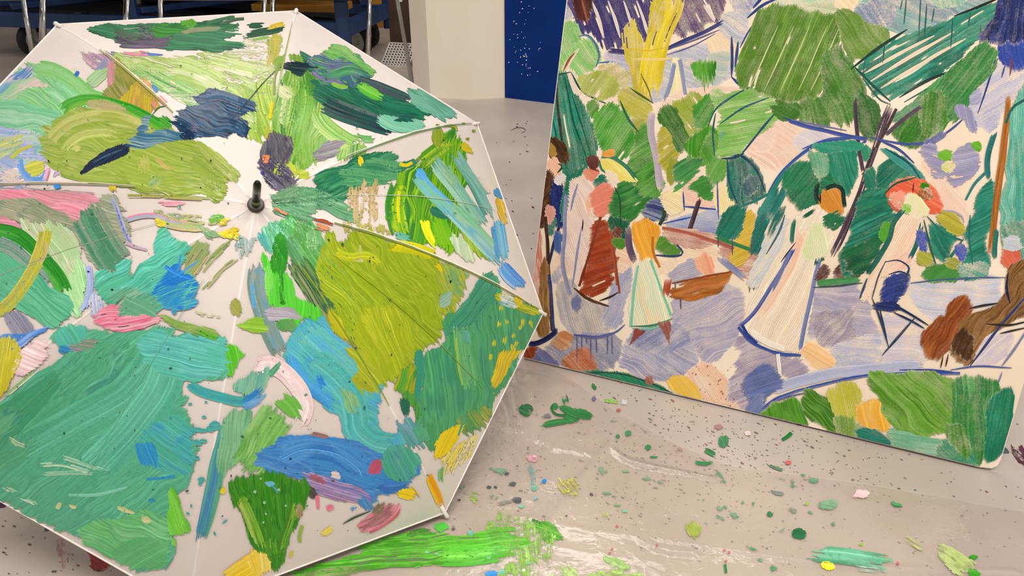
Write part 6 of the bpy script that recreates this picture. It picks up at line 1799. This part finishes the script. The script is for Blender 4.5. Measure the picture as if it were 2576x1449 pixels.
# soft random wrinkling, mostly across the picture
rd = 1 - np.abs(2 * vnoise(GX * 3.2 + GY * 2.0, GY * 9.0 - GX * 1.2, 11) - 1)
GZ += 0.0050 * np.clip(rd - 0.55, 0, 1) ** 1.5
rd = 1 - np.abs(2 * vnoise(GX * 9 - GY * 3, GY * 16, 17) - 1)
GZ += 0.0022 * np.clip(rd - 0.4, 0, 1)
GZ += 0.0006 * vnoise(GX * 40, GY * 55, 23)
creases = [
    ([(1300, 925), (1292, 985), (1300, 1040)], 0.010, 0.008),
    ([(1392, 934), (1340, 945), (1318, 962)], 0.008, 0.006),
    ([(1345, 960), (1352, 990), (1332, 1040)], 0.007, 0.006),
    ([(1260, 1000), (1285, 1060), (1270, 1080), (1330, 1085)], 0.008, 0.012),
    ([(1210, 1090), (1330, 1105), (1450, 1125)], 0.005, 0.012),
    ([(1540, 1115), (1480, 1190), (1400, 1300), (1370, 1330)], 0.007, 0.022),
    ([(1535, 1128), (1570, 1160), (1660, 1180), (1790, 1205)], 0.008, 0.018),
    ([(1385, 1128), (1440, 1135), (1500, 1150)], 0.006, 0.016),
    ([(1290, 1303), (1370, 1310), (1420, 1330), (1640, 1355), (1760, 1375), (1900, 1395)], 0.006, 0.010),
    ([(1380, 1375), (1500, 1400), (1660, 1420)], 0.005, 0.010),
    ([(1600, 1360), (1660, 1385), (1750, 1395)], 0.007, 0.012),
    ([(1830, 1175), (2050, 1210), (2300, 1245), (2576, 1292)], 0.0025, 0.006),
    ([(1900, 1395), (2080, 1420), (2250, 1440)], 0.004, 0.010),
    ([(2200, 1430), (2400, 1435), (2560, 1440)], 0.004, 0.012),
]
for pts, hgt, wid in creases:
    cw = np.array([floor_at(x, y)[:2] for x, y in chaikin(pts, 2, False)])
    best = np.full(GX.shape, 1e9)
    for a, c in zip(cw[:-1], cw[1:]):
        d = c - a
        t = np.clip(((GX - a[0]) * d[0] + (GY - a[1]) * d[1]) / (d @ d), 0, 1)
        best = np.minimum(best, np.hypot(GX - a[0] - t * d[0], GY - a[1] - t * d[1]))
    GZ = np.maximum(GZ, 0.002 + 0.8 * hgt * np.exp(-(best / (wid * 0.55)) ** 1.4))
gd = (GX - BL[0]) * pu[1] - (GY - BL[1]) * pu[0]      # distance in front of the board's foot
GZ = np.where(gd < 0.05, np.minimum(GZ, 0.0028), GZ)
# keep the film under the umbrella tips and the board
m, nt, bs_ = new_mat('clear_film')
L = nt.links.new
out = nt.nodes['Material Output']
nt.nodes.remove(bs_)
gl = nd(nt, 'ShaderNodeBsdfGlossy')
gl.inputs['Roughness'].default_value = 0.10
gl.inputs['Color'].default_value = (1, 0.98, 0.95, 1)
tr = nd(nt, 'ShaderNodeBsdfTransparent')
tr.inputs['Color'].default_value = (0.985, 0.975, 0.965, 1)
df = nd(nt, 'ShaderNodeBsdfDiffuse')
df.inputs['Color'].default_value = (*lin('f4e8dc'), 1)
fz = nd(nt, 'ShaderNodeFresnel')
fz.inputs['IOR'].default_value = 1.5
ml = nd(nt, 'ShaderNodeMath', operation='MULTIPLY')
ml.inputs[1].default_value = 1.7
L(fz.outputs[0], ml.inputs[0])
mx0 = nd(nt, 'ShaderNodeMixShader')
mx0.inputs[0].default_value = 0.16
L(tr.outputs[0], mx0.inputs[1])
L(df.outputs[0], mx0.inputs[2])
mx1 = nd(nt, 'ShaderNodeMixShader')
L(ml.outputs[0], mx1.inputs[0])
L(mx0.outputs[0], mx1.inputs[1])
L(gl.outputs[0], mx1.inputs[2])
tcn = nd(nt, 'ShaderNodeTexCoord')
nz = nd(nt, 'ShaderNodeTexNoise')
nz.inputs['Scale'].default_value = 60
nz.inputs['Detail'].default_value = 5
L(tcn.outputs['Object'], nz.inputs['Vector'])
bpn = nd(nt, 'ShaderNodeBump')
bpn.inputs['Strength'].default_value = 0.5
bpn.inputs['Distance'].default_value = 0.003
L(nz.outputs['Fac'], bpn.inputs['Height'])
L(bpn.outputs[0], gl.inputs['Normal'])
L(mx1.outputs[0], out.inputs['Surface'])
M_film = m

V = np.stack([GX, GY, GZ], -1).reshape(-1, 3)
ii = np.arange(NY - 1)[:, None] * NX + np.arange(NX - 1)[None, :]
Fq = np.stack([ii, ii + NX, ii + NX + 1, ii + 1], -1).reshape(-1, 4)
me = bpy.data.meshes.new('plastic_sheet')
me.from_pydata(V.tolist(), [], Fq.tolist())
for pg in me.polygons:
    pg.use_smooth = True
me.materials.append(M_film)
sheet = link('plastic_sheet', me)
sheet['label'] = 'clear wrinkled plastic sheet spread on the floor, smeared with green paint'
sheet['category'] = 'plastic sheet'
SB = BVHTree.FromPolygons(V.tolist(), Fq.tolist())


def put_sheet(Vp, lift):
    D_ = ray(Vp[:, 0], Vp[:, 1])
    P = np.empty((len(Vp), 3))
    o = Vector((0, 0, H))
    for i, d in enumerate(D_):
        hit, nr, idx, dist = SB.ray_cast(o, Vector(d))
        if hit is None:
            t = (0.002 - H) / d[2]
            hit = o + Vector(d) * t
        P[i] = hit
        P[i][2] += 0.0004 + lift
    return P


def put_floor(Vp, lift):
    P = floor_at(Vp[:, 0], Vp[:, 1])
    P[:, 2] = 0.0002 + lift
    return P


M_fp = paint_mat('spilt_paint', 90, 0.3, 0.5, 0.0015, grain_amt=0.7, soft=True)
F = Marks(put_sheet, M_fp, sheet, 0.000004, part_area=500, part_name='paint_smear', rest='paint_drops', maxparts=120)
F.streak = 0.4
F.edge = 0.7
p, s, l, b = F.patch, F.stroke, F.line, F.blob
# bright green bands near the umbrella
p([(1215, 1320), (1262, 1295), (1342, 1310), (1405, 1330), (1385, 1402), (1340, 1470), (1240, 1470), (1282, 1395)], '98c858 88bc4c a8d070', 85, w=5, rag=12, gap=0.15, dens=0.62, mix=1)
p([(705, 1465), (800, 1425), (902, 1385), (962, 1352), (1052, 1335), (1130, 1352), (1200, 1345), (1262, 1325), (1300, 1345), (1305, 1372), (1282, 1402), (1182, 1412), (1072, 1422), (902, 1432), (800, 1445), (720, 1475)], '5ec82c 50b024 74d044 44a01c', -4, w=4, rag=22, gap=0.25, mix=1.2, dens=0.93)
s([(1060, 1395), (1150, 1400), (1290, 1385)], 50, '60d034 74d84c 50bc2c', rag=20, gap=0.1)
s([(720, 1460), (850, 1440), (960, 1430)], 26, '7c9c50 94a868 6c9044', rag=30, gap=0.3, dens=0.8)
s([(1010, 1350), (1060, 1335), (1105, 1330)], 16, '3c7c20 5a9838', rag=12, gap=0.2)  # green smear, its darker olive takes in the umbrella's shadow
p([(1342, 1316), (1372, 1312), (1410, 1335), (1408, 1358), (1372, 1362), (1352, 1340)], '54a824 68b43c 429818', 20, w=4, rag=7, mix=1)
s([(1338, 1308), (1352, 1312), (1362, 1318)], 7, '3c7c20')
b(1110, 1326, 19, '4cc038 58cc48', 12, -0.2)
b(1140, 1331, 11, '5a5c58', 8, dens=0.7)
b(1184, 1341, 7, '6cc0a8')
# dark green splashes
s([(1340, 1078), (1390, 1064), (1455, 1055)], 15, '1a7434 2a8444 145f2c', taper=0.5, rag=14)
p([(1402, 1030), (1432, 1020), (1470, 1035), (1498, 1058), (1462, 1050), (1440, 1062), (1415, 1055), (1430, 1042)], '1f7a3c 34904c 186830', 25, w=3.5, rag=6, gap=0.1)
s([(1418, 990), (1423, 1008), (1428, 1022)], 15, '1c7834 2c8844', rag=4)
s([(1392, 1020), (1386, 1030), (1400, 1044), (1425, 1045)], 6, '1c6a38')
b(1395, 1022, 9, '2a8048')
p([(1310, 1022), (1335, 1020), (1340, 1035), (1325, 1045), (1315, 1036)], '1a6430 247440', 30, w=4, rag=3)
b(1350, 1040, 9, '8ab090', 6, dens=0.7)
b(1378, 1046, 16, '7c7a84', 7, dens=0.6)
b(1495, 973, 9, '2a8444', 5, 0.9)
s([(1512, 1006), (1540, 1008), (1565, 1014)], 9, '98c85c a4d070', rag=8, dens=0.85)
b(1570, 1012, 7, 'd8d4d0')
b(1580, 1090, 9, '4c8c60', 8)
b(1554, 1098, 5, '3a8450')
p([(1808, 1098), (1828, 1095), (1828, 1118), (1814, 1128), (1806, 1114)], '3c8454 4a9460', 60, w=4, rag=4)
s([(1765, 1130), (1790, 1140), (1808, 1150)], 13, '2f8044 44945c', rag=6, gap=0.2)
s([(1740, 1160), (1770, 1166), (1798, 1164)], 9, '34884c', rag=6, gap=0.2)
b(1630, 1126, 8, '34884c', 7)
b(1645, 1150, 10, '3a8a50', 3)
p([(1792, 1192), (1815, 1195), (1830, 1220), (1805, 1210)], '74a880 5c9870', 40, w=4, rag=6, gap=0.2, dens=0.75)
for q in ((1522, 1185, 24, 12), (1575, 1186, 10, 5), (1525, 1240, 20, 7), (1545, 1248, 10, 6), (1180, 1160, 9, 14), (1160, 1225, 14, 10), (1255, 1185, 34, 9), (1220, 1196, 12, 12), (1240, 1250, 15, 8), (1630, 1205, 36, 7), (1660, 1212, 20, 6), (1770, 1258, 8, 5), (1810, 1280, 10, 7), (1850, 1295, 14, 9), (1815, 1305, 10, 6), (1775, 1316, 8, 5), (1555, 1270, 16, 6), (1600, 1318, 8, 6), (1596, 1070, 7, 4), (1540, 1060, 14, 5)):
    b(q[0], q[1], q[2], '84ac8c 6c9c78', q[3], 0.2, dens=0.5)
p([(1402, 1212), (1450, 1210), (1462, 1235), (1440, 1266), (1418, 1250)], 'c4bc58 d0c868', 60, w=5, rag=8, gap=0.2, dens=0.6)
s([(1165, 1250), (1190, 1245), (1215, 1265)], 24, '88b83c 98c454', gap=0.25, rag=8, dens=0.85)
b(1369, 1211, 6, '1c84dc')
b(1347, 1254, 4, '7cc0d8')
s([(1325, 1165), (1338, 1180), (1345, 1228)], 12, '88b8b0 74b0ac', gap=0.3, rag=6, dens=0.75)
b(1345, 1228, 7, '70b89c')
b(1312, 1274, 8, '84c8a8', 4)
b(1572, 1286, 7, '7cc4a4', 4)
s([(1520, 1312), (1525, 1290), (1530, 1280)], 18, 'b4c468 c4cc80', rag=6, gap=0.2, dens=0.75)
p([(1722, 1316), (1742, 1312), (1766, 1326), (1764, 1352), (1742, 1350), (1730, 1335)], 'a4b448 b0bc58', 60, w=4, rag=5, dens=0.9)
for q in ((1275, 1192, 6), (1230, 1226, 6), (1246, 1226, 5), (1290, 1218, 9), (1300, 1258, 12), (1155, 1258, 4), (1488, 1244, 5), (1425, 1298, 3)):
    b(q[0], q[1], q[2], '4c5458 5c6468', q[2] * 0.6, 0.1)
s([(1245, 1272), (1270, 1265), (1305, 1255)], 9, '8a8c80', gap=0.3, rag=6, dens=0.7)
p([(1330, 1148), (1352, 1148), (1350, 1160), (1325, 1162)], 'eab4bc', 10, w=4, dens=0.8)
b(1556, 1032, 6, 'c06a68', 4)
b(1808, 1075, 11, 'b08484', 7)
b(1710, 1132, 11, 'b48c88', 7, dens=0.8)
b(1494, 1004, 5, '6c6c98')
p([(1520, 1400), (1560, 1410), (1590, 1440), (1540, 1445)], 'a0cc70 b4d48c', 30, w=5, gap=0.2, rag=8, dens=0.65)
p([(1400, 1430), (1440, 1420), (1460, 1470), (1390, 1470)], 'a4d060 b8d880', 40, w=5, gap=0.2, rag=8, dens=0.7)
p([(1480, 1440), (1620, 1436), (1640, 1470), (1480, 1470)], 'a8cc6c', 5, w=5, gap=0.3, rag=12, dens=0.6)
b(1236, 1445, 15, '1c8ce0 3a9ce8', 9)
b(1262, 1440, 10, '78c8b0', 6)
b(1318, 1435, 4, 'f0ece8')
b(1184, 1341, 6, '74c4ac')
for q in ((1098, 1394), (1075, 1390), (1230, 1405), (1330, 1418)):
    b(q[0], q[1], 6, '80d098', 3)
# right-hand half
s([(2018, 1388), (2120, 1398), (2262, 1424)], 40, '56b486 6cc09a 80c8a8 4aa87c', rag=22, gap=0.12, dens=0.9)
s([(2120, 1425), (2200, 1432), (2270, 1440)], 16, 'a0c0a8 b4c8b4', rag=16, gap=0.3, dens=0.7)
p([(2068, 1418), (2080, 1414), (2096, 1420), (2100, 1428), (2088, 1432), (2072, 1428)], 'f0e410 f4ec30', 10, w=4, rag=1, warp=2)
p([(2352, 1368), (2378, 1372), (2420, 1400), (2460, 1424), (2430, 1450), (2400, 1440), (2362, 1405)], 'b8cc78 c8d890 acc468', 35, w=5, rag=9, gap=0.12, dens=0.78)
s([(2262, 1342), (2290, 1360), (2340, 1390)], 16, 'b4bc70 c4c884', gap=0.2, rag=8, dens=0.65)
b(2449, 1402, 11, '38a418 2c9414', 6, 0.1)
p([(2436, 1432), (2452, 1438), (2466, 1450), (2440, 1450)], '3aa81c', 30, w=4, rag=2)
p([(1998, 1338), (2010, 1332), (2028, 1340), (2034, 1352), (2024, 1358), (2000, 1350)], '186838 24784c 10582c', 20, w=3.5, rag=3)
s([(1985, 1320), (1970, 1330), (1955, 1352)], 9, '94b498 7ca484', gap=0.3, dens=0.7)
p([(2058, 1276), (2068, 1264), (2090, 1260), (2110, 1270), (2096, 1280), (2070, 1282)], '78a880 8ab894', 10, w=4, rag=2, dens=0.9)
s([(2240, 1258), (2248, 1270), (2274, 1272)], 9, '2c9050 5cb070 1f7c44', rag=3)
b(1994, 1288, 18, '8c9484', 9, 0.3, dens=0.7)
b(1937, 1294, 7, '2f8058')
s([(1930, 1235), (1950, 1242), (1986, 1246)], 9, '7c8c84 8a9890', rag=8)
for q in ((1992, 1214, 16, 8), (1970, 1206, 14, 6), (2018, 1195, 10, 6), (2045, 1208, 16, 11), (1995, 1222, 9, 6), (1895, 1268, 6, 10), (1850, 1290, 14, 6), (1808, 1300, 10, 8), (1870, 1265, 6, 6), (1825, 1275, 9, 5), (2095, 1319, 6, 6), (2040, 1290, 9, 4), (1915, 1355, 10, 7), (1900, 1382, 26, 5), (1915, 1412, 12, 8), (1945, 1428, 10, 10)):
    b(q[0], q[1], q[2], '54986c 78b088 3f8c5c', q[3], 0.3, dens=0.72)
p([(2148, 1246), (2160, 1236), (2184, 1234), (2182, 1248), (2160, 1248)], 'f2d8d8 f0c8d0', 10, w=3.5, rag=4)
b(1881, 1091, 8, 'f0d8d8', 6)
s([(1968, 1108), (1982, 1100), (1992, 1090)], 8, '1a7438 248444', rag=3)
b(1984, 1164, 8, 'd06c68', 6)
s([(1936, 1172), (1955, 1180), (1968, 1184)], 6, '6c8c78')
b(2030, 1268, 5, 'a8c840', 4)
b(2167, 1370, 5, '98c830', 4)
b(2258, 1418, 4, 'd06c74')
s([(1822, 1420), (1823, 1430), (1826, 1442)], 6, '1f7c48')
for q in ((1822, 1385), (1834, 1390), (1826, 1412), (1652, 1372), (1540, 1382), (1534, 1392), (1552, 1324)):
    b(q[0], q[1], 3.5, 'd07078')
F.finish()

G = Marks(put_floor, M_fp, floor, 0.0000012, part_area=400, part_name='paint_stain', rest='paint_specks', maxparts=40)
p, s, l, b = G.patch, G.stroke, G.line, G.blob
p([(205, 1366), (240, 1372), (275, 1408), (265, 1432), (232, 1432), (226, 1398)], 'b42a28 a02024 c03c38', 40, w=4, rag=6, dens=0.92, gap=0.08)
p([(140, 1362), (160, 1358), (178, 1420), (150, 1425)], 'c89898 bc8480', 85, w=4, gap=0.3, rag=8, dens=0.6)
p([(-20, 1252), (10, 1258), (22, 1268), (5, 1278), (-20, 1275)], '4a2048 3a183c', 20, w=4, rag=3)
b(118, 1332, 8, '5c5854', 5)
b(136, 1438, 10, '5c6068', 7, dens=0.8)
b(75, 1370, 5, '8a4a4c', 3)
b(2515, 1130, 26, '50585c 5c6468', 9, 0.25)
p([(2545, 1125), (2580, 1120), (2580, 1175), (2555, 1150)], '5c3038 6c444c', 60, w=4, gap=0.3, rag=8, dens=0.75)
l([(1285, 328), (1300, 320), (1318, 322), (1326, 330), (1312, 334)], 2, '8a8078')
for q in range(1150):
    if q < 780:
        x = rng.normal(1780, 260)
        y = rng.normal(1130, 110)
        col = rng.choice(['8a7a70', '96867c', '7c7068', '9a746c', '7c8878', 'a48880'])
    elif q < 1070:
        x, y = rng.uniform(1120, 2576), rng.uniform(1000, 1449)
        col = rng.choice(['6c645e', '7a7068', '5c7464', '986c68', '84907c'])
    else:
        x, y = (rng.uniform(0, 330), rng.uniform(1290, 1449)) if q < 1110 else (rng.uniform(1240, 1345), rng.uniform(300, 860))
        col = rng.choice(['4c4440', '6a5c54', '8a4848'])
    if x > 2576 or y < 250 or y > 1460:
        continue
    r_ = rng.choice([1.2, 1.8, 2.6, 3.6], p=[0.6, 0.28, 0.1, 0.02])
    b(x, y, r_ * rng.uniform(1.0, 2.2), col, r_ * 0.7, rng.uniform(0.1, 0.7), dens=0.95)
G.finish()
